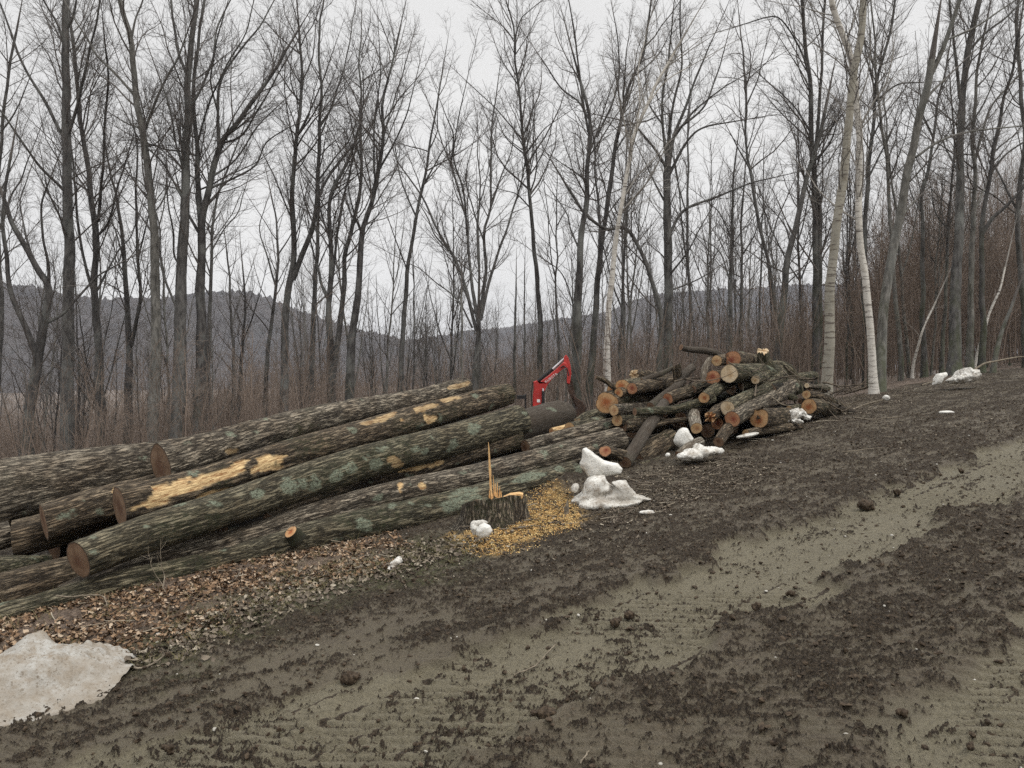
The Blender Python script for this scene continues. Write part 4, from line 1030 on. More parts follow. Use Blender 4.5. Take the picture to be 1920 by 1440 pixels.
  (8, 3, [(1250,305),(1244,239),(1241,179),(1253,119),(1260,40)]), (8, 3, [(1254,300),(1259,209),(1277,119),(1277,0)]), (8, 3, [(1255,440),(1283,394),(1343,370),(1408,343),(1440,335)]),
  (5, 2.5, [(1256,545),(1307,525),(1337,507)]), (5, 2.5, [(1256,515),(1289,472),(1319,418)]), (6, 2.5, [(1250,385),(1223,334),(1208,299)]), (6, 2.5, [(1262,260),(1300,210),(1350,170),(1380,150)]), (6, 2.5, [(1268,245),(1320,200),(1345,140),(1360,90)]), (5, 2.5, [(1243,235),(1215,190),(1210,140)])]),
 ('straight pole tree right of the round-crowned tree, first of a close pair', 'tree', 24, .9, [(10, 3, [(1370,665),(1370,537),(1373,418),(1375,340),(1380,290)]), (4, 2, [(1367,522),(1349,472),(1307,442)]), (4, 2, [(1372,450),(1350,400),(1330,380)])]),
 ('straight pole tree right of the round-crowned tree, second and thinner of a close pair', 'tree', 26, .9, [(8, 3, [(1390,650),(1390,478),(1392,370),(1396,320)]), (4, 2, [(1391,480),(1415,440),(1430,400)])]),
 ('long sinuous thin trunk with a kinked top, right of the pole pair', 'tree', 23, 1, [
  (10, 3, [(1466,690),(1462,621),(1444,525),(1438,478),(1420,406),(1408,328),(1399,269),(1399,197),(1395,120),(1390,70)]), (5, 2, [(1438,480),(1455,420),(1470,380),(1485,350)]), (5, 2, [(1408,320),(1385,280),(1370,250)]), (4, 2, [(1399,200),(1420,150),(1430,110)])]),
 ('stout trunk leaning right in front of the right-hand hill', 'tree', 19, .9, [(16, 7, [(1458,680),(1462,623),(1472,531),(1483,460),(1500,395),(1516,325),(1535,260),(1548,200)]), (4, 2, [(1483,460),(1470,420),(1445,390)])]),
 ('tall dark tree left of the tan birch with bushy top', 'tree_dark', 19, 1.1, [
  (17, 6, [(1529,700),(1529,542),(1529,379),(1521,271),(1521,163),(1510,81),(1505,16),(1500,-40)]),
  (13, 5, [(1536,690),(1537,600),(1537,400),(1527,325),(1535,228),(1540,135),(1543,54),(1548,0),(1550,-40)]), (5, 2.5, [(1517,140),(1500,92),(1467,38),(1440,33),(1390,46)]), (5, 2.5, [(1521,250),(1490,200),(1460,170)]), (5, 2, [(1532,300),(1560,260),(1575,200)]), (4, 2, [(1525,180),(1500,130),(1480,100)])]),
 ('tan-barked birch standing closest behind the right end of the log heap', 'birch_tan', 14.6, .8, [
  (22, 12, [(1549,745),(1553,650),(1558,542),(1567,433),(1581,352),(1586,271),(1594,206),(1603,125),(1616,65),(1621,0),(1627,-60)])]),
 ('white birch with a crooked top crossing the tan birch', 'birch', 15.2, .8, [
  (15, 11, [(1639,745),(1632,623),(1621,515),(1611,433),(1611,325),(1609,217),(1603,150),(1595,110),(1584,81),(1573,43),(1562,0),(1553,-50)])]),
 ('leaning mossy trunk with a broken top sharing its foot with the white birch', 'tree_light', 15.5, .9, [
  (21, 13, [(1647,745),(1657,585),(1673,477),(1689,395),(1705,314),(1722,228),(1738,152),(1746,112)]),
  (11, 8, [(1741,150),(1765,98),(1781,54),(1800,0),(1812,-50)]), (7, 4, [(1733,190),(1751,168),(1776,144)]), (6, 4, [(1695,400),(1706,386),(1716,376)]), (6, 3, [(1717,295),(1760,265),(1808,249),(1870,240),(1950,232)]), (5, 3, [(1775,75),(1830,50),(1890,10),(1920,-10)])]),
 ('dark slim tree rising between the white birch and the broken-topped trunk', 'tree_dark', 20, 1, [
  (13, 4, [(1624,735),(1620,560),(1621,433),(1630,325),(1638,233),(1643,163),(1657,108),(1673,33),(1680,-20)]), (5, 2.5, [(1642,190),(1680,160),(1715,155)]), (5, 2, [(1630,330),(1655,280),(1680,230)]), (4, 2, [(1641,170),(1625,110),(1620,60)])]),
 ('grey tree with an S-bend right of the broken-topped trunk', 'tree', 20, 1, [
  (11, 3, [(1733,700),(1730,560),(1730,412),(1727,374),(1743,314),(1751,260),(1760,190),(1765,160),(1778,110)]), (5, 2, [(1730,400),(1712,370),(1700,330)]), (4, 2, [(1751,260),(1730,210),(1725,170)])]),
 ('big dark trunk at the right, splitting near the top edge', 'tree', 18, 1.1, [
  (22, 9, [(1789,712),(1792,542),(1800,406),(1800,325),(1800,228),(1808,146),(1814,98),(1830,27),(1838,0),(1848,-50)]),
  (8, 4, [(1800,185),(1792,108),(1787,70),(1780,0),(1776,-40)]), (6, 3, [(1812,100),(1850,60),(1890,30),(1925,-10)]), (5, 2.5, [(1800,330),(1775,280),(1760,240)]), (5, 2.5, [(1803,250),(1835,210),(1860,160)])]),
 ('mossy tree pressed against the right side of the big dark trunk', 'tree_light', 19, 1, [
  (13, 4, [(1817,705),(1822,515),(1825,406),(1827,325),(1826,217),(1835,120),(1845,60)]), (6, 3, [(1826,310),(1851,217),(1890,163),(1930,120)]), (5, 2.5, [(1826,400),(1850,340),(1868,280)])]),
 ('thin pole tree left of the big dark trunk', 'tree', 20, .9, [(8, 3, [(1765,700),(1776,487),(1781,379),(1790,270),(1785,200)]), (4, 2, [(1778,430),(1755,400),(1745,350)])]),
 ('tree near the right edge with a heavy limb bending to the right', 'tree_dark', 18, 1, [
  (12, 4, [(1840,705),(1843,600),(1841,440),(1860,300),(1880,200),(1900,130),(1910,60)]), (9, 4, [(1841,440),(1862,408),(1889,385),(1920,352),(1955,325)]), (5, 3, [(1855,330),(1885,290),(1930,260)])]),
 ('tree half out of the right edge of the photo', 'tree', 20, 1, [(12, 5, [(1925,700),(1915,520),(1908,400),(1920,280),(1915,160),(1905,60),(1910,-20)]), (5, 3, [(1910,400),(1880,340),(1860,300)])]),
 ('pale bare sapling leaning right, farthest right in the brown thicket', 'tree_light', 17.5, .3, [(9, 5, [(1863,690),(1880,620),(1901,565)])]),
 ('white leaning sapling behind the snow patch at the right', 'birch', 19, .5, [(6, 3, [(1826,690),(1845,620),(1868,553),(1886,500)])]),
 ('white leaning sapling in the brown thicket left of the snow lumps', 'birch', 20, .5, [(5, 3, [(1712,690),(1730,620),(1756,565)])]),
]
EXTRA_POLE = [(700,745,7,29),(716,735,9,27),(775,730,8,29),(800,720,7,30),(930,705,8,28),(1190,690,7,27),(1215,690,6,29),(1330,665,7,28),(1495,690,8,24),(1585,715,8,21),(1600,720,6,23),(1690,705,8,20),(1705,700,6,22),(1748,700,7,21),(150,850,8,27),(215,845,8,26),(95,850,7,26),(265,830,8,28),(315,815,9,25),(410,800,8,27),(560,770,9,27),(25,860,9,25),(670,740,6,28),(845,715,6,27),(1045,700,7,25),(1160,700,8,24),(1290,690,6,27),(1425,670,7,26)]

rngT = np.random.default_rng(101)
def spawn(par, n_of, t0, len_f, ang, up, kp, wob, rfac, rng, lmin, lmax, tip=.0022, zup=.9):
    """par: list of arrays P [n,k,3], R [n,k], L [n]; returns children arrays (vectorised)"""
    Pn, R, L = par
    n, k = R.shape
    cnt = np.maximum(1, rng.poisson(n_of(L)))
    idx = np.repeat(np.arange(n), cnt)
    m = len(idx)
    t = t0+(1-t0)*rng.random(m)**.85*.98
    f = t*(k-1); i0 = np.minimum(f.astype(int), k-2); fr = (f-i0)[:, None]
    pos = Pn[idx, i0]*(1-fr)+Pn[idx, i0+1]*fr
    tan = Pn[idx, i0+1]-Pn[idx, i0]; tan /= np.linalg.norm(tan, axis=1, keepdims=True)+1e-9
    pr = R[idx, i0]*(1-fr[:, 0])+R[idx, i0+1]*fr[:, 0]
    rv = rng.normal(size=(m, 3)); N = rv-(rv*tan).sum(1, keepdims=True)*tan; N /= np.linalg.norm(N, axis=1, keepdims=True)
    a = np.radians(rng.normal(ang, ang*.28, m))[:, None]
    d = tan*np.cos(a)+N*np.sin(a)
    d[:, 2] = np.where(d[:, 2] < .05, d[:, 2]*.4+.08, d[:, 2])
    d /= np.linalg.norm(d, axis=1, keepdims=True)
    ln = np.clip(L[idx]*len_f*(1.15-.75*t)*(.5+.9*rng.random(m)), lmin, lmax)
    pts = np.zeros((m, kp, 3)); pts[:, 0] = pos
    step = ln/(kp-1)
    for q in range(1, kp):
        d = d+rng.normal(size=(m, 3))*wob+np.array([0, 0, up])
        d /= np.linalg.norm(d, axis=1, keepdims=True)
        pts[:, q] = pts[:, q-1]+d*step[:, None]
    r0 = np.minimum(pr*.62, rfac*ln+.001)
    r0 = np.maximum(r0, tip)
    rad = tip*.8+(r0-tip*.8)[:, None]*(1-np.linspace(0, 1, kp)[None, :])**.9
    return pts, rad, ln
def crown_of(limbs, dens, rng, scale=1.0, acc=None, light=False):
    """limbs: list (P [k,3], R [k], L, t0)"""
    K = 12
    for t0g in sorted({l[3] for l in limbs}):
        sel = [l for l in limbs if l[3] == t0g]
        par = (np.array([resample(l[0], K)[0] for l in sel]), np.array([np.interp(np.linspace(0, 1, K), np.linspace(0, 1, len(l[1])), l[1]) for l in sel]), np.array([l[2] for l in sel]))
        L1 = spawn(par, lambda L: L*(1-t0g)*4.2*dens/scale, t0g, .30, 41, .09, 8, .13, .0085, rng, .5*scale, 3.0*scale, .0028)
        L2 = spawn(L1, lambda L: L*6.0*dens/scale, .12, .42, 42, .05, 6, .19, .006, rng, .22*scale, 1.3*scale, .0021)
        for (a, b, c), s in ((L1, 4), (L2, 3)):
            V, Q = tubes(a, b, s); acc.add(V, Q)
        if not light:
            L3 = spawn(L2, lambda L: L*8.0*dens/scale, .10, .5, 38, .04, 4, .18, .005, rng, .12*scale, .6*scale, .0017)
            V, Q = tubes(L3[0], L3[1], 3); acc.add(V, Q)
def tree_from(label, mat, D, dens, limbs, rng, group=None, k0=40):
    c_px = limbs[0][2][0]
    foot = P(c_px[0], c_px[1], D)
    tr = Acc(); cr = Acc(); L = []
    for li, (w0, w1, pts) in enumerate(limbs):
        n = len(pts)
        off = rng.normal(0, 1)*.9
        seglen = np.concatenate([[0], np.cumsum([math.dist(pts[i], pts[i+1]) for i in range(n-1)])])
        fr = seglen/max(seglen[-1], 1)
        if li == 0: dd = D+.25*np.sin(fr*3)*rng.normal()
        else:
            y0 = float(np.interp(-pts[0][1], mainy[0], mainy[1]))
            dd = y0+off*fr*seglen[-1]/FPX*D*.35
        W3 = [P(p[0], p[1], d) for p, d in zip(pts, dd)]
        fr_s = fr**.8
        rad = (w0+(w1-w0)*fr_s)/2/FPX*D*math.hypot(1, (c_px[0]-960)/FPX)*(.88 if li == 0 else .76)
        if li == 0:
            mainy = (np.array([-p[1] for p in pts]), dd)
            gz = float(macro(foot[0], foot[1]))-.15
            if W3[0][2] > gz+.1:
                W3 = [np.array([foot[0], foot[1], gz])]+W3; rad = np.concatenate([[rad[0]*1.12], rad])
        W3 = np.array(W3)
        k = k0 if li == 0 else 22
        C, Ln, r = resample(W3, k, rad)
        u = np.linspace(0, Ln, k)
        C = C+np.stack([.035*n2(u*1.1, u*0, int(c_px[0])+li), .05*n2(u*1.1, u*0+9, int(c_px[0])+li), 0*u], -1)*(sm(u/1.5)[:, None])
        r = r*(1+.10*n2(u*2.3, u*0+3, int(c_px[0])+li))
        if li == 0: r = r*(1+.55*np.exp(-np.maximum(u, 0)/.35))
        V, Q = tubes(C[None], r[None], 12 if li == 0 else 8)
        tr.add(V, Q)
        if li > 0: L.append((C, r, Ln, .12))
        else: L.append((C, r, Ln, .52 if len(limbs) > 2 else .4))
        # whip continuing from the tip
        tipd = C[-1]-C[-4]; tipd /= np.linalg.norm(tipd)
        e = np.array([C[-1]+tipd*q*.35 for q in range(5)]); er = np.linspace(r[-1], .004, 5)
        V, Q = tubes(e[None], er[None], 5); cr.add(V, Q)
        L.append((e, er, 1.6, .05))
    gz = float(macro(foot[0], foot[1]))
    base = np.array([foot[0], foot[1], gz])
    crown_of(L, dens, rng, max(.8, D/21), cr)
    root = empty('bare_tree', base)
    tag(root, label, 'tree', group)
    link('trunk', tr.mesh('trunk', [M[mat]], origin=base), root)
    link('crown', cr.mesh('crown', [M['twig_pale' if mat == 'birch' else 'twig']], origin=base), root)
    return root
def variant(seed, H, forks, dens, lean=0.0):
    rng = np.random.default_rng(seed)
    k = 16; t = np.linspace(0, 1, k)
    limbs = []
    C = np.stack([lean*H*t**1.5+.12*np.cumsum(rng.normal(size=k))*.35, .12*np.cumsum(rng.normal(size=k))*.35, H*t-.3], -1)
    r = .072*(H/14)*(1-t)**.8+.010; r[0] *= 1.4
    limbs.append((C, r, H, .42))
    for f in range(forks):
        i = rng.integers(int(k*.35), int(k*.8)); a = rng.random()*6.283; L = H*(1-i/k)*rng.uniform(.6, .95)
        s = np.linspace(0, 1, 10)
        sp = rng.uniform(.16, .38)
        D_ = np.stack([C[i, 0]+math.cos(a)*L*sp*s**.75, C[i, 1]+math.sin(a)*L*sp*s**.75, C[i, 2]+L*s*.93], -1)+np.cumsum(rng.normal(size=(10, 3)), 0)*.05*s[:, None]
        limbs.append((D_, np.linspace(r[i]*.66, .010, 10), L, .15))
    tr = Acc(); cr = Acc()
    for (C_, r_, L_, _) in limbs:
        V, Q = tubes(np.asarray(C_)[None], np.asarray(r_)[None], 7); tr.add(V, Q)
    crown_of(limbs, dens, rng, 1.15, cr)
    return tr, cr
LMK = [(50, 'gnarled dark tree at far left'), (127, 'tall straight left trunk'), (190, 'slim-stemmed left tree'), (240, 'two-stemmed thin tree'), (288, 'pale curved trunk'), (337, 'tallest dark left trunk'), (377, 'dark tree with the fanned crown'),
       (440, 'poles before the left hill'), (533, 'leaning two-stem tree'), (587, 'slim straight tree'), (618, 'elbowed dark tree'), (661, 'pointed-top tree'), (756, 'open-crowned mid-deck tree'), (866, 'short pale snag'), (897, 'fan-shaped centre tree'),
       (966, 'broken pole tree'), (1010, 'single leaning slender trunk'), (1082, 'thick-based centre tree'), (1116, 'tree left of the small birch'), (1140, 'small white birch'), (1253, 'round-crowned big tree'), (1370, 'pair of straight poles'),
       (1444, 'sinuous thin trunk'), (1475, 'stout trunk leaning right'), (1531, 'bushy-topped dark tree'), (1556, 'tan birch'), (1620, 'white birch'), (1660, 'broken-topped trunk'), (1730, 'S-bend grey tree'), (1792, 'big dark right trunk'), (1842, 'heavy-limbed right tree'), (1915, 'right edge tree')]
def lm_label(px, D, what):
    i = int(np.argmin([abs(px-a) for a, _ in LMK]))
    if px < -30: return '%s outside the left edge, %s' % (what, 'far back' if D > 55 else 'nearer')
    if px > 1960: return '%s outside the right edge, %s' % (what, 'far back' if D > 55 else 'nearer')
    return '%s %s, just %s of the %s' % (what, 'close by' if D < 30 else 'far behind' if D > 55 else 'behind', 'left' if px < LMK[i][0] else 'right', LMK[i][1])
def build_trees():
    rng = np.random.default_rng(17)
    for t in TREES: tree_from(t[0], t[1], t[2], t[3], t[4], rng)
    # slim poles between the traced trees, and the wood behind them
    vs = []
    for i in range(9):
        tr, cr = variant(200+i, [13, 15, 11, 16, 12, 14, 9, 10, 13][i], [2, 4, 2, 3, 5, 3, 2, 1, 4][i], .62, [0, .04, -.05, .02, -.02, .07, 0, -.03, .03][i])
        vs.append((tr.mesh('trunk', [M[['tree', 'tree_dark', 'tree_light'][i % 3]]]), cr.mesh('crown', [M['twig']]), [13, 15, 11, 16, 12, 14, 9, 10, 13][i], ['grey', 'dark', 'pale'][i % 3], ['forked', 'bushy', 'sparse', 'tall', 'broad', 'upright', 'short', 'plain', 'leaning'][i]))
    def put(x, y, s, v, rz, label, group, name='bare_tree', cat='tree'):
        root = empty(name, (x, y, float(macro(x, y))-.05)); root.rotation_euler = (0, 0, rz); root.scale = (s, s, s)
        tag(root, label, cat, group)
        link('trunk', v[0], root); link('crown', v[1], root)
    for i, (px, py, w, D) in enumerate(EXTRA_POLE):
        p = P(px, 700, D); v = vs[int(rng.integers(0, 9))]
        put(p[0], p[1], rng.uniform(.45, .8), v, rng.random()*6.28, lm_label(px, 26, '%s %s pole tree' % (v[4], v[3])), 'slim pole trees along the edge of the wood')
    n = 0; spots = []
    tries = 0
    while n < 225 and tries < 20000:
        tries += 1
        px = rng.uniform(-260, 2180); D = rng.uniform(27, 78) if rng.random() < .8 else rng.uniform(78, 120)
        p = P(px, 700, D)
        small = n % 4 == 0
        if small: D = rng.uniform(21, 40); p = P(px, 700, D)
        if any((p[0]-a)**2+(p[1]-b)**2 < (1.1+.015*D)**2 for a, b in spots): continue
        # the open sky gap between the left and centre groups stays open
        if 425 < px < 535 and D < 70: continue
        H = rng.uniform(.62, 1.0)*(1.0 if px < 1500 else .95)
        if 760 < px < 1130: H *= .8
        if small: H = rng.uniform(.30, .52)
        spots.append((p[0], p[1])); n += 1
        v = vs[int(rng.integers(0, 9))]
        side = 'left' if px < 640 else 'centre' if px < 1280 else 'right'
        put(p[0], p[1], H, v, rng.random()*6.28, lm_label(p[0]/p[1]*FPX+960, D, '%s %s tree' % (v[4], v[3])), 'bare trees deep in the wood')
def build_thicket():
    """brown saplings and brush that read as one mass below the trees"""
    rng = np.random.default_rng(23)
    S = Acc(); N = 10500
    px = rng.uniform(-420, 2350, N); D = 14.5+rng.random(N)**.85*44
    x = (px-960)/FPX*D; y = D
    s, t = st(x, y)
    se = -9.6+2.3*sm((t-8.5)/4.5)
    ok = (s < se-1.9-1.2*rng.random(N)) & ~((px > 880) & (px < 1100) & (D < 17))
    ok &= (rng.random(N) < np.where(px > 1500, 1.0, .80))
    x, y, px, D = x[ok], y[ok], px[ok], D[ok]; n = len(x)
    z = macro(x, y)
    right = sm((px-1560)/220)
    H = (1.8+2.7*rng.random(n)**1.2)*(1+.75*right*sm((D-17)/8))*(1+.25*sm((D-25)/20))*(1-.30*sm((px-560)/150)*(1-sm((px-1500)/150)))
    k = 6; tt = np.linspace(0, 1, k)
    lean = rng.normal(0, .13, (n, 2))
    wob = np.cumsum(rng.normal(0, .035, (n, k, 2)), 1)
    Pn = np.zeros((n, k, 3))
    Pn[:, :, 0] = x[:, None]+lean[:, 0:1]*H[:, None]*tt**1.3+wob[..., 0]*H[:, None]*.3
    Pn[:, :, 1] = y[:, None]+lean[:, 1:2]*H[:, None]*tt**1.3+wob[..., 1]*H[:, None]*.3
    Pn[:, :, 2] = z[:, None]-.1+H[:, None]*tt
    r0 = .005+.016*rng.random(n)**2
    R = r0[:, None]*(1-.8*tt)+.002
    V, Q = tubes(Pn, R, 4); S.add(V, Q)
    L1 = spawn((Pn, R, H), lambda L: L*3.4, .12, .34, 38, .07, 5, .14, .006, rng, .25, 1.5, .0032)
    V, Q = tubes(L1[0], L1[1], 3); S.add(V, Q)
    L2 = spawn(L1, lambda L: L*3.0, .2, .5, 40, .03, 4, .2, .005, rng, .15, .7, .0030)
    V, Q = tubes(L2[0], L2[1], 3); S.add(V, Q)
    tag(link('brown_thicket', S.mesh('brown_thicket', [M['thicket']])), kind='stuff')
# ------------------------------------------------------------------ snow, stump, clods, sticks, excavator
def blob(name, label, lumps_, mat, seed, cat='snow', group=None, voxel=.012, rough=.02, carve=()):
    """lumps_: (px, py, rx px, ry px, distance, depth factor, roll degrees) merged into one melted lump"""
    V0, F0 = ico(3); A = Acc()
    for (px, py, rx, ry, d, dz, roll) in lumps_:
        c = P(px, py, d); s = d/FPX
        q = V0*np.array([rx*s, (rx+ry)/2*s*dz, ry*s]); a = math.radians(roll)
        X = q[:, 0]*math.cos(a)-q[:, 2]*math.sin(a); Z = q[:, 0]*math.sin(a)+q[:, 2]*math.cos(a)
        A.add(np.stack([X+c[0], q[:, 1]+c[1], Z+c[2]], -1), None, F0)
    c = P(lumps_[0][0], lumps_[0][1], lumps_[0][4]); base = np.array([c[0], c[1], float(macro(c[0], c[1]))])
    me = A.mesh(name, [M[mat]], origin=base)
    o = link(name, me, None, base)
    m = o.modifiers.new('melt', 'REMESH'); m.mode = 'VOXEL'; m.voxel_size = voxel; m.use_smooth_shade = True
    m = o.modifiers.new('soften', 'SMOOTH'); m.iterations = 2 if mat == 'clod' else 7; m.factor = .5
    for sc_, st_ in ((.16, rough*1.6), (.05, rough*.7), (.018, rough*.3)) if mat != 'clod' else ((.06, .035), (.02, .024), (.009, .010)):
        tx = bpy.data.textures.new('melt', 'CLOUDS'); tx.noise_scale = sc_; tx.noise_depth = 3
        m = o.modifiers.new('pit', 'DISPLACE'); m.texture = tx; m.texture_coords = 'LOCAL'; m.strength = st_; m.mid_level = .5
    return tag(o, label, cat, group)
def shaped(name, label, outs, mat, seed, cat='snow', voxel=.010, rough=.012, smooth=6):
    """melted lumps given by their outlines, each swelled to its own thickness and merged"""
    A = Acc()
    for pts, d, th in outs:
        C = np.array([P(x, y, d) for x, y in pts]); n = len(C)
        # subdivide the outline so the swelling stays round
        C = np.array([(C[i]*(1-t)+C[(i+1) % n]*t) for i in range(n) for t in (0, .5)]); n = len(C)
        c = C.mean(0); rings = []
        for ph in np.linspace(-math.pi/2, math.pi/2, 9):
            f = max(.06, math.cos(ph)**.55); rings.append(c+(C-c)*f+np.array([0, math.sin(ph)*th, 0]))
        V = np.vstack(rings+[[c-[0, th*1.01, 0]], [c+[0, th*1.01, 0]]])
        Q = [(r*n+i, r*n+(i+1) % n, (r+1)*n+(i+1) % n, (r+1)*n+i) for r in range(8) for i in range(n)]
        T = [(9*n, (i+1) % n, i) for i in range(n)]+[(9*n+1, 8*n+i, 8*n+(i+1) % n) for i in range(n)]
        A.add(V, np.array(Q), np.array(T))
    c = np.array([P(x, y, outs[0][1]) for x, y in outs[0][0]]).mean(0); base = np.array([c[0], c[1], float(macro(c[0], c[1]))])
    o = link(name, A.mesh(name, [M[mat]], origin=base), None, base)
    m = o.modifiers.new('melt', 'REMESH'); m.mode = 'VOXEL'; m.voxel_size = voxel; m.use_smooth_shade = True
    m = o.modifiers.new('soften', 'SMOOTH'); m.iterations = smooth; m.factor = .5
    for sc_, st_ in ((.22, rough*2.2), (.07, rough), (.022, rough*.45)):
        tx = bpy.data.textures.new('melt', 'CLOUDS'); tx.noise_scale = sc_; tx.noise_depth = 3
        m = o.modifiers.new('pit', 'DISPLACE'); m.texture = tx; m.texture_coords = 'LOCAL'; m.strength = st_; m.mid_level = .5
    return tag(o, label, cat)
def patch(name, label, poly, thick, mat, seed, res=.012, cat='snow'):
    """thin melted snow lying on the ground: a sheet that follows it with real thickness"""
    pg = polyg(poly); lo = pg.min(0)-.1; hi = pg.max(0)+.1
    nx, ny = int((hi[0]-lo[0])/res), int((hi[1]-lo[1])/res)
    X, Y = np.meshgrid(np.linspace(lo[0], hi[0], nx), np.linspace(lo[1], hi[1], ny))
    w = .10*fbm2(X*3.2, Y*3.2, 4, seed)
    m = polymask(X+w, Y+w, pg, .40)
    h = thick*sm(m*1.1)**1.1*(1+.45*n2(X*2.6, Y*2.6, seed+1)+.2*n2(X*6, Y*6, seed+7))+.020*n2(X*9, Y*9, seed+2)+.010*n2(X*24, Y*24, seed+3)+.004*n2(X*55, Y*55, seed+8)-.035*(m < .12)-.02*np.maximum(0, n2(X*6, Y*6, seed+5)-.25)*4*m*(thick > .05)
    Z = macro(X, Y)+.035*n2(X*.5, Y*.5, 5)+.022+h-.03*(1-m)
    base = np.array([X.mean(), Y.mean(), float(macro(X.mean(), Y.mean()))])
    V = np.stack([X, Y, Z], -1).reshape(-1, 3)-base
    i = np.arange(ny-1)[:, None]; j = np.arange(nx-1)[None, :]; b = i*nx+j
    Q = np.stack([b, b+1, b+nx+1, b+nx], -1).reshape(-1, 4)
    keep = (m.ravel()[Q] > .04).any(1); Q = Q[keep]
    used = np.unique(Q); mp = np.full(len(V), -1); mp[used] = np.arange(len(used))
    return tag(link(name, make_mesh(name, V[used], mp[Q], None, True, {}, [M[mat]]), None, base), label, cat)
def build_snow():
    patch('snow_patch', 'large dirty old snow patch in the bottom left corner, on the dead leaves', [(-260, 1350), (-120, 1290), (0, 1277), (50, 1260), (100, 1251), (140, 1255), (190, 1264), (205, 1270), (180, 1280), (130, 1298), (60, 1320), (0, 1338), (-150, 1390)], .20, 'snow_old', 1)
    shaped('snow_lump', 'clean white snow chunk leaning over the snow heap right of the stump', [([(1091,841),(1099,838),(1107,844),(1122,856),(1133,864),(1148,867),(1159,869),(1167,878),(1165,888),(1148,890),(1135,893),(1115,897),(1102,895),(1096,884),(1088,877),(1085,869),(1090,857)], 7.75, .11)], 'snow_clean', 2, rough=.010)
    shaped('snow_heap', 'sharp-edged snow heap on the mud right of the stump, under the leaning chunk', [([(1113,892),(1133,890),(1137,901),(1155,916),(1137,927),(1128,944),(1104,951),(1078,953),(1070,940),(1091,925),(1095,907),(1102,897)], 7.62, .15), ([(1146,905),(1161,901),(1174,900),(1183,912),(1194,927),(1224,936),(1203,944),(1170,950),(1137,950),(1129,934),(1144,925),(1156,914)], 7.5, .12), ([(1085,945),(1120,936),(1160,940),(1205,938),(1190,950),(1130,955),(1085,954)], 7.42, .15)], 'snow', 3, rough=.014, smooth=3, voxel=.009)
    blob('snow_lump', 'small upright snow chip left of the sharp-edged snow heap', [(1078, 915, 7, 10, 7.6, 1, -30)], 'snow', 4, rough=.012, voxel=.008)
    shaped('snow_lump', 'round white snow lump propped against the front of the log heap', [([(1280,801),(1289,803),(1293,812),(1300,823),(1295,830),(1286,838),(1277,842),(1268,836),(1262,828),(1266,816),(1273,805)], 9.55, .10)], 'snow_clean', 5, rough=.010)
    blob('snow_heap', 'flat dirty snow spread on the mud in front of the log heap', [(1315, 848, 34, 9, 9.3, 1.1, 4), (1292, 855, 24, 8, 9.2, 1.1, 0), (1340, 845, 18, 7, 9.35, 1, 0), (1310, 838, 12, 8, 9.4, 1, 0)], 'snow_dirty', 6, rough=.05)
    shaped('snow_lump', 'white snow lump with grey ice behind it at the foot of the stump', [([(892,993),(899,985),(908,980),(920,985),(924,995),(916,1007),(902,1010),(893,1004)], 6.33, .06)], 'snow_clean', 7, rough=.009, voxel=.006)
    blob('ice_lump', 'grey dirty ice crust behind the white lump at the foot of the stump', [(890, 990, 9, 14, 6.5, .8, 0), (900, 981, 14, 6, 6.5, .8, 10)], 'snow_dirty', 8, rough=.03, voxel=.008, cat='ice')
    blob('snow_lump', 'ragged grey snow scrap left of the stump on the dark soil', [(738, 1060, 18, 6, 6.0, 1, 35), (728, 1072, 22, 6, 5.9, 1, 10), (745, 1048, 8, 6, 6.05, 1, 40)], 'snow_dirty', 9, rough=.05, voxel=.008)
    blob('snow_scatter', 'white snow crumbs beside the heart-shaped log end', [(1468, 786, 10, 7, 11.0, 1, 0), (1485, 780, 14, 9, 11.1, 1, 0), (1500, 776, 12, 9, 11.2, 1, 0), (1513, 782, 10, 6, 11.2, 1, 0), (1495, 790, 12, 4, 11.0, 1, 0)], 'snow', 10, rough=.07)
    shaped('snow_lump', 'tall white snow chunk at the right, left of the wide snow patch', [([(1757,701),(1774,698),(1776,703),(1766,711),(1760,722),(1748,722),(1751,711)], 14.6, .10)], 'snow_clean', 11, rough=.010, smooth=3)
    shaped('snow_lump', 'wide lumpy snow patch at the far right crest of the landing', [([(1775,714),(1794,705),(1805,696),(1813,690),(1822,694),(1834,693),(1836,702),(1827,714),(1802,719),(1785,718)], 14.8, .22)], 'snow', 12, rough=.05, smooth=2)
    blob('snow_lump', 'tiny snow lump at the foot of the white birch', [(1661, 746, 7, 5, 13.4, 1, 0)], 'snow', 13, rough=.03)
    blob('snow_lump', 'thin white snow slab lying in the mud at the right', [(1775, 773, 15, 3.2, 11.2, .8, 0), (1769, 774, 8, 3, 11.2, .8, 0)], 'snow_clean', 14, rough=.008, voxel=.01)
    blob('snow_lump', 'flat grey-white snow scrap on the mud right of the snow heap', [(1213, 961, 16, 3.5, 6.9, 1, 0)], 'snow', 15, rough=.02, voxel=.008)
    blob('snow_lump', 'thin snow strip on the bank below the hollow-hearted log', [(1402, 816, 22, 3.5, 10.0, 1, 12)], 'snow', 16, rough=.02, voxel=.01)
    blob('snow_lump', 'bright little snow chip under the leaning pole', [(1252, 853, 5, 4, 9.0, 1, 30)], 'snow_clean', 17, rough=.01, voxel=.008)
    blob('snow_lump', 'pale round snow ball on the green grass strip below the leaves', [(545, 1105, 6, 5, 5.6, 1, 0)], 'snow', 18, rough=.006, voxel=.006)
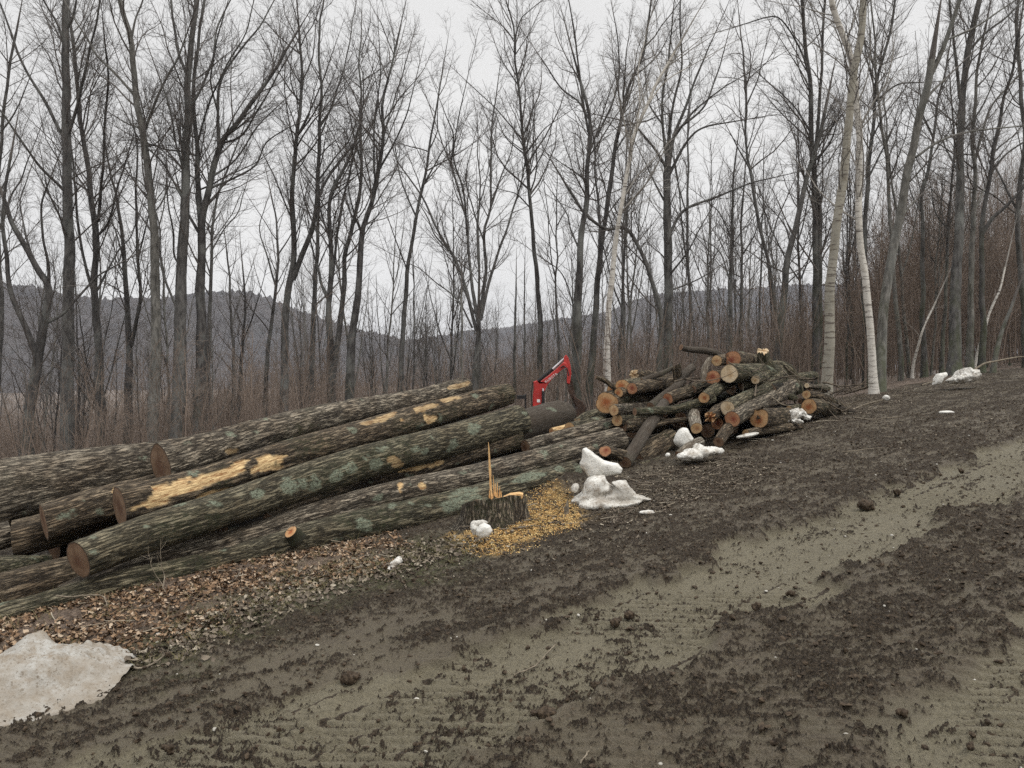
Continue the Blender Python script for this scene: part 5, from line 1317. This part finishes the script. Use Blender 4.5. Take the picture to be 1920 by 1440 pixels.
    # loose clods of mud big enough to pick out
    cl = [(1025, 1337, 23, 15, 'large crumbly mud clod in the foreground, left of a flatter one'), (1073, 1331, 19, 8, 'flatter mud clod just right of the large crumbly clod'),
          (1018, 1361, 10, 4, 'small mud clod below the large crumbly clod'), (1136, 1283, 16, 11, 'single mud clod on the pale strip above the large crumbly clod'), (1154, 1166, 13, 9, 'mud clod on the upper edge of the worn strip, left of its twin'),
          (1182, 1152, 12, 8, 'mud clod on the upper edge of the worn strip, right of its twin'), (1622, 946, 20, 10, 'broad dark mud clod on the far edge of the worn strip'), (1683, 922, 9, 7, 'round mud clod on the worn strip near the right edge'),
          (1803, 883, 6, 5, 'small mud clod high on the worn strip at the right'), (1419, 1136, 12, 7, 'mud clod with a crumb trail in the middle of the worn strip'), (1845, 1132, 6, 6, 'round mud clod beside the right-hand rut'),
          (1694, 1336, 12, 9, 'mud clod in the lower right rut'), (1485, 1112, 10, 6, 'mud clod on the ridge between the two worn strips'), (1820, 1398, 6, 6, 'small mud clod near the bottom right corner'), (318, 1402, 11, 8, 'mud clod near the bottom left of the photo'),
          (660, 1270, 20, 11, 'low heap of churned mud left of the middle of the foreground')]
    for i, (px, py, rx, ry, lb) in enumerate(cl):
        g = ground_px(px, py+ry*.6); d = g[1]; rg = np.random.default_rng(i)
        L = [(px, py, rx*.75, ry*.85, d, 1, 0)]+[(px+rg.normal()*rx*.42, py+rg.normal()*ry*.32, rx*rg.uniform(.3, .5), ry*rg.uniform(.35, .6), d+rg.normal()*.01, 1, rg.uniform(-40, 40)) for _ in range(7)]
        blob('mud_clod', lb, L, 'clod', 30+i, cat='mud clod', group='loose mud clods on the road', voxel=.0045*d/3.6, rough=.03)
def build_stump():
    c = ground_px(922, 992); c = c+np.array([.0, .30, 0]); c[2] = float(macro(c[0], c[1]))-.05
    d = c[1]; s = d/FPX
    sides, k = 72, 34
    th = np.arange(sides)*2*math.pi/sides; ct, sn = np.cos(th)[None], np.sin(th)[None]
    zt = np.linspace(0, 1, k)[:, None]
    H = 1.6-(938-710)/FPX*d-c[2]
    top = H+.040*ct-.055*sn+.006*np.sin(th*5)[None]
    R0 = 59*s
    Z = zt*top
    R = R0*(.94+.30*np.exp(-zt*H/.11)*(1+.5*np.sin(4*th+.7)[None])+.03*np.sin(3*th+1)[None]+.02*np.cos(5*th)[None])
    X3, Y3 = R*ct, R*sn
    h = 1-2.2*np.abs(n3(X3*16, Y3*16, Z*5, 71)); h2 = n3(X3*40, Y3*40, Z*18, 72)
    R = R+.010*h+.004*h2
    V = np.stack([R*ct, R*sn*.9, Z], -1)
    root = empty('tree_stump', c); tag(root, 'grey-brown tree stump with tall splinters left standing on its cut top', 'stump')
    i = np.arange(k-1)[:, None]; j = np.arange(sides)[None, :]
    Q = np.stack([i*sides+j, i*sides+(j+1) % sides, (i+1)*sides+(j+1) % sides, (i+1)*sides+j], -1).reshape(-1, 4)
    ms = sm((n3(X3*3, Y3*3, Z*3, 75)+.05)/.3)*.6
    link('bark', make_mesh('bark', V.reshape(-1, 3), Q, None, True, dict(hgt=np.clip(.42+.35*h+.1*h2, 0, 1).ravel(), moss=ms.ravel(), lichen=0*ms.ravel(), wood=0*ms.ravel(), lx=X3.repeat(1, 0).ravel() if X3.shape == Z.shape else np.broadcast_to(X3, Z.shape).ravel(), ly=np.broadcast_to(Y3, Z.shape).ravel(), lz=Z.ravel()), [M['bark']]), root)
    ring = V[-1]; cc = ring.mean(0); rg = [1., .96, .75, .5, .25]
    vv = np.vstack([cc+(ring-cc)*g+np.array([0, 0, 1.])*(.014*n2(ring[:, 0]*9*g+3, ring[:, 1]*9*g, 77)*(g < .97)+.0*g)[:, None]+np.array([0, 0, -.02*(1-g)]) for g in rg]+[cc[None]-[[0, 0, .02]]])
    a = []
    for q in range(4):
        for w in range(sides): a.append((q*sides+w, q*sides+(w+1) % sides, (q+1)*sides+(w+1) % sides, (q+1)*sides+w))
    w = np.arange(sides)
    link('cut_top', make_mesh('cut_top', vv, np.array(a), np.stack([4*sides+w, 4*sides+(w+1) % sides, np.full(sides, 5*sides)], -1), False, {'rr': np.concatenate([np.full(sides, g) for g in rg]+[[0]])}, [M['cut_tan']]), root)
    # raised pale lip of holding wood on the right
    def w3(px, py, dd=d): return P(px, py, dd)-c
    S = Acc()
    lip = [(944, 934), (957, 928), (974, 926), (981, 928), (980, 934), (962, 937), (946, 938)]
    fr = [w3(a_, b_, d-.10) for a_, b_ in lip]; bk = [w3(a_, b_-4, d+.10) for a_, b_ in lip]
    n = len(lip); VV = np.array(fr+bk); QQ = [(i_, (i_+1) % n, n+(i_+1) % n, n+i_) for i_ in range(n)]
    TT = [(0, i_+1, i_) for i_ in range(1, n-1)]+[(n, n+i_, n+i_+1) for i_ in range(1, n-1)]
    link('holding_wood', make_mesh('holding_wood', VV, np.array(QQ), np.array(TT), False, {}, [M['splinter']]), root)
    rg_ = np.random.default_rng(9)
    spl = [((922, 936), (916, 829), 5.5, 2.6, 0), ((927, 930), (924, 890), 4, 1.2, .02), ((930, 932), (928, 904), 4.5, 1.0, -.03), ((933, 933), (933, 903), 4, 1, .03), ((924, 934), (920, 905), 5, 1.2, -.04), ((936, 934), (936, 912), 3.5, .8, .01), ((918, 934), (917, 915), 4, 1, .05), ((940, 934), (939, 920), 4, .8, -.02)]
    for (a_, b_, w0, w1, dy) in spl:
        A_ = w3(*a_, d+dy); B_ = w3(*b_, d+dy)
        L = 9; t = np.linspace(0, 1, L)[:, None]
        Cn = A_+(B_-A_)*t; Cn[:, 0] += np.cumsum(rg_.normal(0, .0012, L)); A_ -= [0, 0, .03]
        ww = (w0*.75+(w1-w0*.75)*t[:, 0])*s/2*(1+.18*rg_.normal(size=L)); ww[-1] *= .25
        dp = ww*.55
        Vv = np.stack([Cn+np.stack([sx*ww, sy*dp, 0*ww], -1) for sx, sy in ((-1, -1), (1, -.8), (.9, 1), (-.8, .9))], 1)
        Qq = [(q*4+e, q*4+(e+1) % 4, (q+1)*4+(e+1) % 4, (q+1)*4+e) for q in range(L-1) for e in range(4)]+[((L-1)*4, (L-1)*4+1, (L-1)*4+2, (L-1)*4+3)]
        link('splinter', make_mesh('splinter', Vv.reshape(-1, 3), np.array(Qq), None, False, {}, [M['splinter']]), root)
    # small sharp stub in the sawdust
    g = ground_px(1062, 965)
    pts = np.array([[g+[0, 0, -.02], g+[.004, 0, .06], g+[.012, 0, .13]]]); V, Q = tubes(pts, np.array([[.028, .022, .004]]), 9)
    V += np.random.default_rng(2).normal(0, .002, V.shape)
    tag(link('cut_sapling_stub', make_mesh('cut_sapling_stub', V-g, Q, None, False, {}, [M['stick']]), None, g), 'short pointed dark stub standing in the sawdust beside the snow heap', 'stub')
def stick(label, pts, w0, w1, seed, side=3, name='fallen_branch', cat='branch', mat='stick', grp=None, lift=.012):
    rng = np.random.default_rng(seed)
    W3 = []
    for p in pts:
        if len(p) == 2:
            g = ground_px(*p); g[2] = float(ztop(g[0], g[1])[0])+lift
        else: g = P(*p)
        W3.append(g)
    W3 = np.array(W3); C, L, r = resample(W3, 22, np.linspace(w0, w1, len(W3)))
    C += np.cumsum(rng.normal(0, .0018, C.shape), 0)
    base = C[0]; V, Q = tubes(C[None], r[None], 8)
    A = Acc(); A.add(V, Q)
    if side:
        ch = spawn((C[None], r[None], np.array([L])), lambda l: np.array([side]), .2, .3, 40, .02, 6, .12, .006, rng, .08, .6, .0015)
        V, Q = tubes(ch[0], ch[1], 5); A.add(V, Q)
    o = link(name, A.mesh(name, [M[mat]], origin=base), None, base)
    return tag(o, label, cat, grp)
def build_sticks():
    stick('forked grey stick lying over the right end of the dirty snow patch', [(225, 1250), (262, 1256), (290, 1246), (320, 1228)], .009, .004, 1, 2)
    stick('thin bent stick lying across the front of the deck at the left', [(105, 1117, 5.75), (130, 1120, 5.75), (165, 1118, 5.75), (196, 1121, 5.75), (205, 1150, 5.65)], .007, .005, 2, 2)
    stick('long thin twig lying on the mud in the centre foreground', [(962, 1262), (1000, 1245), (1035, 1216), (1048, 1205)], .004, .003, 3, 1)
    stick('short twig at the bottom edge of the photo', [(1088, 1440), (1095, 1425), (1102, 1408)], .004, .003, 4, 0)
    stick('long bare branch resting on the wide snow patch and rising to the right edge', [(1822, 697, 14.8), (1845, 682, 14.9), (1870, 676, 15), (1905, 669, 15.2), (1925, 668, 15.3)], .022, .010, 5, 3)
    stick('weathered branch on the mud between the log heap and the white birch', [(1582, 778), (1610, 764), (1640, 756), (1668, 749)], .02, .008, 6, 3)
    stick('thin dead branch lying on the crest left of the tall snow chunk', [(1728, 722, 14.2), (1745, 716, 14.4), (1760, 712, 14.7)], .012, .006, 7, 1)
    stick('pale thin twig stretched along the mud below the landing crest', [(1565, 850), (1600, 851), (1640, 848), (1670, 843)], .006, .004, 8, 0)
    stick('dark short branch on the mud under the weathered branch', [(1600, 785), (1630, 790), (1660, 787), (1695, 786)], .012, .007, 9, 1)
    stick('curved pale branch hanging off the mossy pole at the right of the heap', [(1430, 743, 11.1), (1450, 745, 11.0), (1465, 757, 10.9), (1488, 759, 10.9)], .012, .006, 10, 0)
    stick('leggy brown weed stalk standing in front of the deck at the left', [(306, 1110), (308, 1080, 6.05), (303, 1050, 6.05), (302, 1010, 6.05)], .004, .0015, 11, 7, 'weed_stalk', 'weed')
    stick('arching twig standing among the leaves beside the leggy weed', [(310, 1120), (300, 1090, 5.9), (285, 1065, 5.9), (275, 1040, 5.9)], .003, .0012, 12, 4, 'weed_stalk', 'weed')
    stick('tangled dead twigs lying on the leaves right of the dirty snow patch', [(330, 1225), (370, 1200, 4.95), (410, 1165, 5.1), (430, 1120, 5.2)], .004, .0015, 13, 9, 'brush_twigs', 'twigs')
    stick('spray of fine dead twigs at the lower edge of the leaf litter', [(345, 1215), (390, 1205, 4.9), (430, 1190, 4.95), (470, 1160, 5.1)], .004, .0015, 14, 8, 'brush_twigs', 'twigs')
    rng = np.random.default_rng(8)
    p = scatter_px(230, PL_GRS, rng); tuft('grass_tufts', p, rng, .045, 8)
    p = scatter_px(120, PL_LIT, rng); tuft('dry_stems', p, rng, .09, 4)
    # thin slash branches tangled over the heap and trailing off its right end
    Ps = []; Rs = []
    for i in range(95):
        if i < 60: px = rng.uniform(1165, 1500); py = 842-(px-1165)*.25-rng.uniform(10, 105)*(1-.3*abs(px-1340)/170); d = rng.uniform(10.6, 12.0)
        else: px = rng.uniform(1480, 1610); py = rng.uniform(725, 782)-(px-1480)*.08; d = rng.uniform(11.8, 13.2)
        c = P(px, py, d); L = rng.uniform(.25, 1.0); a = rng.uniform(-.5, 2.2); e = rng.normal(.1, .35)
        c[2] = max(c[2], float(macro(c[0], c[1]))+.05)
        dr = np.array([math.cos(a)*math.cos(e), math.sin(a)*math.cos(e), math.sin(e)]); t = np.linspace(-.5, .5, 7)[:, None]
        Ps.append(c+dr*L*t+rng.normal(0, .12, 3)*L*(t*t)*2+np.cumsum(rng.normal(0, .008, (7, 3)), 0)); Rs.append(np.linspace(.013, .003, 7)*rng.uniform(.5, 1.5))
    A = Acc(); Ps, Rs = np.array(Ps), np.array(Rs); V, Q = tubes(Ps, Rs, 6); A.add(V, Q)
    ch = spawn((Ps, Rs, np.full(len(Ps), .7)), lambda l: 3+0*l, .3, .45, 38, .02, 5, .15, .006, rng, .1, .4, .0015); V, Q = tubes(ch[0], ch[1], 4); A.add(V, Q)
    tag(link('slash_branches', A.mesh('slash_branches', [M['stick_dark']])), kind='stuff')
    # slash: many small twigs round the heap
    A = Acc(); q = np.vstack([scatter_px(170, PL_CHP, rng), scatter_px(190, PL_EDG, rng), scatter_px(70, PL_LIT, rng), scatter_px(45, PL_SAW, rng)])
    Ps = []; Rs = []
    for (x, y) in q:
        z = float(ztop(x, y)[0])+.008; L = rng.uniform(.06, .35); a = rng.uniform(0, 6.28)
        t = np.linspace(-.5, .5, 5); b = rng.normal(0, .06)
        Ps.append(np.stack([x+math.cos(a)*L*t-math.sin(a)*b*L*(t*t)*4, y+math.sin(a)*L*t+math.cos(a)*b*L*(t*t)*4, z+L*rng.normal(0, .12)*t+.004], -1)); Rs.append(np.linspace(.0045, .002, 5)*rng.uniform(.6, 1.6))
    V, Q = tubes(np.array(Ps), np.array(Rs), 5)
    tag(link('small_twigs', make_mesh('small_twigs', V, Q, None, True, {'rnd': np.repeat(rng.random(len(q)), 25)}, [M['debris']])), kind='stuff')
def prism(A, pts, y0, y1, bev=.0):
    pts = [np.asarray(p, float) for p in pts]; n = len(pts)
    c = sum(pts)/n
    V = []
    rings = [(y0, .0)] if bev == 0 else [(y0, bev), (y0+bev, 0), (y1-bev, 0), (y1, bev)]
    if bev == 0: rings = [(y0, 0), (y1, 0)]
    for (yy, sh) in rings:
        for p in pts:
            dv = p-c; l = np.linalg.norm(dv); V.append([(c+dv*(1-sh/max(l, 1e-6)))[0], yy, (c+dv*(1-sh/max(l, 1e-6)))[1]])
    m = len(rings)
    Q = [(r*n+i, r*n+(i+1) % n, (r+1)*n+(i+1) % n, (r+1)*n+i) for r in range(m-1) for i in range(n)]
    # caps triangulated as ears by bmesh-free fan over strips: use centre-line pairing (first half vs reversed second half)
    T = []
    h = n//2
    def cap(o, flip):
        a = list(range(n))
        i, j = 0, n-1
        while j-i > 1:
            t = (i, i+1, j); T.append(tuple(o+q for q in (t if flip else t[::-1]))); i += 1
            if j-i > 1:
                t = (i, j-1, j); T.append(tuple(o+q for q in (t if flip else t[::-1]))); j -= 1
    cap(0, True); cap((m-1)*n, False)
    A.add(np.array(V), np.array(Q), np.array(T))
def build_excavator():
    D = 14.0
    red = mat_simple('red_machine_paint', (.38, .026, .022), (.50, .040, .032), 6, .5, .1, .004, spec=.4)
    blk = mat_simple('black_rubber_steel', (.016, .016, .017), (.035, .034, .033), 20, .6)
    brn = mat_simple('rusty_dark_steel', (.035, .022, .016), (.085, .050, .035), 24, .7)
    chrome = mat_simple('steel_rod', (.55, .55, .57), (.7, .7, .72), 5, .25, 0)
    white = mat_simple('white_sticker', (.75, .74, .72), (.82, .81, .79), 5, .6, 0)
    def q(px, py): p = P(px, py, D); return np.array([p[0], p[2]])
    foot = P(985, 700, D); gx, gy = foot[0], D; gz = float(macro(gx, gy))
    base = np.array([gx, gy, gz])
    root = empty('excavator', base); tag(root, 'red compact excavator mostly hidden behind the decked logs, its raised arm showing above them', 'excavator')
    def part(nm, A, mat, par=root, off=base): return link(nm, A.mesh(nm, [mat], smooth=False, origin=off), par)
    # boom
    A = Acc()
    up = [(995, 835), (997, 790), (998.5, 766), (999, 742), (1001, 728), (1000, 716), (1006.5, 713), (1010, 718), (1031, 702), (1045, 690), (1056, 679), (1061, 681)]
    lo = [(1064, 688), (1057, 690), (1043, 700.5), (1028, 717.5), (1021.5, 730), (1017, 739), (1015, 750), (1013, 766), (1010, 790), (1008, 835)]
    prism(A, [q(*p) for p in up+lo], D-.085, D+.085, .012)
    boom = part('boom', A, red)
    # arm (stick)
    A = Acc()
    prism(A, [q(*p) for p in [(1057, 670), (1061, 665), (1065.5, 671), (1069, 684), (1071, 700), (1068, 720), (1063, 719), (1062.5, 714), (1063.5, 700), (1061, 688), (1057, 678)]], D-.06, D+.06, .01)
    part('arm', A, red)
    A = Acc()
    def rod(a, b, r, y=0): 
        p0 = P(*a, D)+[0, y, 0]; p1 = P(*b, D)+[0, y, 0]
        V, Q = tubes(np.array([[p0, (p0+p1)/2, p1]]), np.array([[r, r, r]]), 12); A.add(V, Q)
    rod((1007, 716), (1036, 692), .030); cyl = part('arm_cylinder', A, blk)
    A = Acc(); rod((1036, 692), (1058, 672), .016); link('piston_rod', A.mesh('piston_rod', [chrome], origin=base), cyl)
    A = Acc(); rod((1018, 733), (1019, 800), .026, -.1); cyl2 = part('lift_cylinder', A, blk)
    A = Acc(); rod((1017.5, 728), (1018, 736), .014, -.1); link('piston_rod', A.mesh('piston_rod', [chrome], origin=base), cyl2)
    A = Acc(); 
    for a, b in (((999, 716), (996, 735)), ((996, 735), (997.5, 765))): rod(a, b, .010, -.09)
    for a, b in (((1050, 690), (1056, 686)), ((1056, 686), (1063, 692)), ((1063, 692), (1066, 705))): rod(a, b, .009, -.1)
    part('hydraulic_hose', A, blk)
    # bucket linkage and bucket
    A = Acc(); prism(A, [q(*p) for p in [(1062, 718), (1068, 719), (1078, 742), (1090, 755), (1086, 759), (1072, 748), (1066, 735)]], D-.05, D-.02, .004)
    prism(A, [q(*p) for p in [(1069, 712), (1073, 714), (1077, 730), (1079, 744), (1074, 744), (1071, 730)]], D+.02, D+.05, .004); part('bucket_linkage', A, brn)
    A = Acc(); prism(A, [q(*p) for p in [(1074, 742), (1090, 752), (1096, 762), (1094, 776), (1084, 786), (1068, 788), (1060, 780), (1066, 776), (1078, 774), (1082, 764), (1076, 752)]], D-.24, D+.24, .01); bk = part('bucket', A, brn)
    for i in range(4):
        A = Acc(); yy = D-.21+i*.14; prism(A, [q(1060, 780), q(1064, 785), q(1048, 783)], yy-.025, yy+.025); link('tooth', A.mesh('tooth', [brn], smooth=False, origin=base), bk)
    # sticker and lettering on the boom
    A = Acc(); prism(A, [q(*p) for p in [(1006.5, 748.5), (1012.3, 748.5), (1012.3, 754), (1006.5, 754)]], D-.0895, D-.0855); part('sticker', A, white, boom, base)
    cu = bpy.data.curves.new('lettering', 'FONT'); cu.body = 'KUBOTA'; cu.extrude = .002; cu.size = .062; cu.space_character = 1.08; cu.align_x = 'CENTER'; cu.align_y = 'CENTER'
    cu.materials.append(white)
    tmp = bpy.data.objects.new('lettering_curve', cu); COL.objects.link(tmp)
    bpy.context.view_layer.update()
    lm_ = bpy.data.meshes.new_from_object(tmp.evaluated_get(bpy.context.evaluated_depsgraph_get())); bpy.data.objects.remove(tmp)
    lm_.materials.clear(); lm_.materials.append(white)
    o = link('lettering', lm_)
    m = P(1033, 708.5, D); o.location = (m[0]-base[0], D-.0885-base[1], m[2]-base[2])
    ang = math.atan2(713-702, 1041-1026)
    o.rotation_euler = (math.radians(90), -ang, 0); o.parent = boom
    # house, seat, blade and tracks behind the logs
    def bx(A, x0, x1, y0, y1, z0, z1, b=.03):
        prism(A, [np.array(p) for p in [(x0, z0), (x1, z0), (x1, z1), (x0, z1)]], y0, y1, b)
    X, Y, Z = base
    A = Acc(); prism(A, [np.array(p) for p in [(X-1.05, Z+.52), (X+.10, Z+.52), (X+.10, Z+.62), (X-.35, Z+.64), (X-.45, Z+.68), (X-.95, Z+.70), (X-1.12, Z+.66)]], Y-.48, Y+.48, .04); part('house', A, red)
    A = Acc(); bx(A, X-.50, X-.12, Y-.22, Y+.22, Z+.60, Z+.70); bx(A, X-.56, X-.46, Y-.22, Y+.22, Z+.64, Z+.82); part('seat', A, blk)
    for sy in (-1, 1):
        A = Acc(); yy = Y+sy*.42
        pts = []
        for i in range(9): a = math.pi/2+math.pi*i/8; pts.append(np.array([X-.85+.17*math.cos(a), Z+.2+.18*math.sin(a)]))
        for i in range(9): a = -math.pi/2+math.pi*i/8; pts.append(np.array([X+.25+.17*math.cos(a), Z+.2+.18*math.sin(a)]))
        # reorder so the cap pairing runs along the track
        pts = pts[9:]+pts[:9]; pts = pts[4:]+pts[:4]
        prism(A, pts, yy-.12, yy+.12, .01); part('track', A, blk)
    A = Acc(); bx(A, X-.7, X+.1, Y-.32, Y+.32, Z+.3, Z+.50); part('undercarriage', A, blk)
    A = Acc(); bx(A, X+.62, X+.68, Y-.52, Y+.52, Z+.08, Z+.36, .01); bx(A, X+.05, X+.63, Y-.25, Y-.17, Z+.2, Z+.26, .01); bx(A, X+.05, X+.63, Y+.17, Y+.25, Z+.2, Z+.26, .01); part('blade', A, brn)
    A = Acc()
    a = P(969, 741, D); b = P(987, 748, D); bx(A, a[0], b[0], D-.05, D+.05, b[2], a[2], .008); a = P(984, 739, D); b = P(987, 835, D); bx(A, a[0], b[0], D-.04, D+.04, Z+.6, a[2], .008); part('control_console', A, blk)

# ------------------------------------------------------------------ air
def build_haze():
    z0, z1 = -21.0, 90.0; X = 1750.0
    V = np.array([(x, y, z) for z in (z0, z1) for y in (-40, X) for x in (-X, X)], float)
    Q = np.array([(0, 2, 3, 1), (4, 5, 7, 6), (0, 1, 5, 4), (2, 6, 7, 3), (0, 4, 6, 2), (1, 3, 7, 5)])
    m = bpy.data.materials.new('haze'); m.use_nodes = True; t = m.node_tree; t.nodes.clear()
    o = t.nodes.new('ShaderNodeOutputMaterial'); v = t.nodes.new('ShaderNodeVolumePrincipled')
    v.inputs['Color'].default_value = (.86, .90, 1.0, 1); v.inputs['Density'].default_value = HAZE
    v.inputs['Anisotropy'].default_value = 0.0
    t.links.new(v.outputs[0], o.inputs['Volume'])
    tag(link('haze', make_mesh('haze', V, Q, None, False, {}, [m])), kind='stuff')
HAZE = .00030

import time
_t = time.time()
def step(n, f):
    f(); print('%-12s %.1fs' % (n, time.time()-_t))
step('ground', build_ground)
step('hills', lambda: (build_hill('hill', [(-900, 590), (-300, 560), (0, 549), (60, 551), (120, 562), (200, 573), (290, 570), (330, 568), (400, 561), (450, 559), (500, 572), (560, 592), (620, 612), (680, 630), (760, 648), (860, 668), (1000, 700), (1300, 720), (3000, 720)], 620, 1, -48, 40),
                       build_hill('hill_ridge', [(-3000, 720), (500, 690), (640, 668), (760, 648), (820, 637), (900, 627), (1000, 613), (1080, 604), (1140, 594), (1180, 576), (1230, 562), (1290, 556), (1400, 555), (1500, 549), (1560, 545), (1700, 535), (1920, 525), (2300, 520), (3000, 540)], 900, 5, -40, 50)))
step('deck', build_deck)
step('pile', build_pile)
step('trees', build_trees)
step('thicket', build_thicket)
step('snow', build_snow)
step('stump', build_stump)
step('sticks', build_sticks)
step('litter', build_litter)
step('excavator', build_excavator)
step('haze', build_haze)
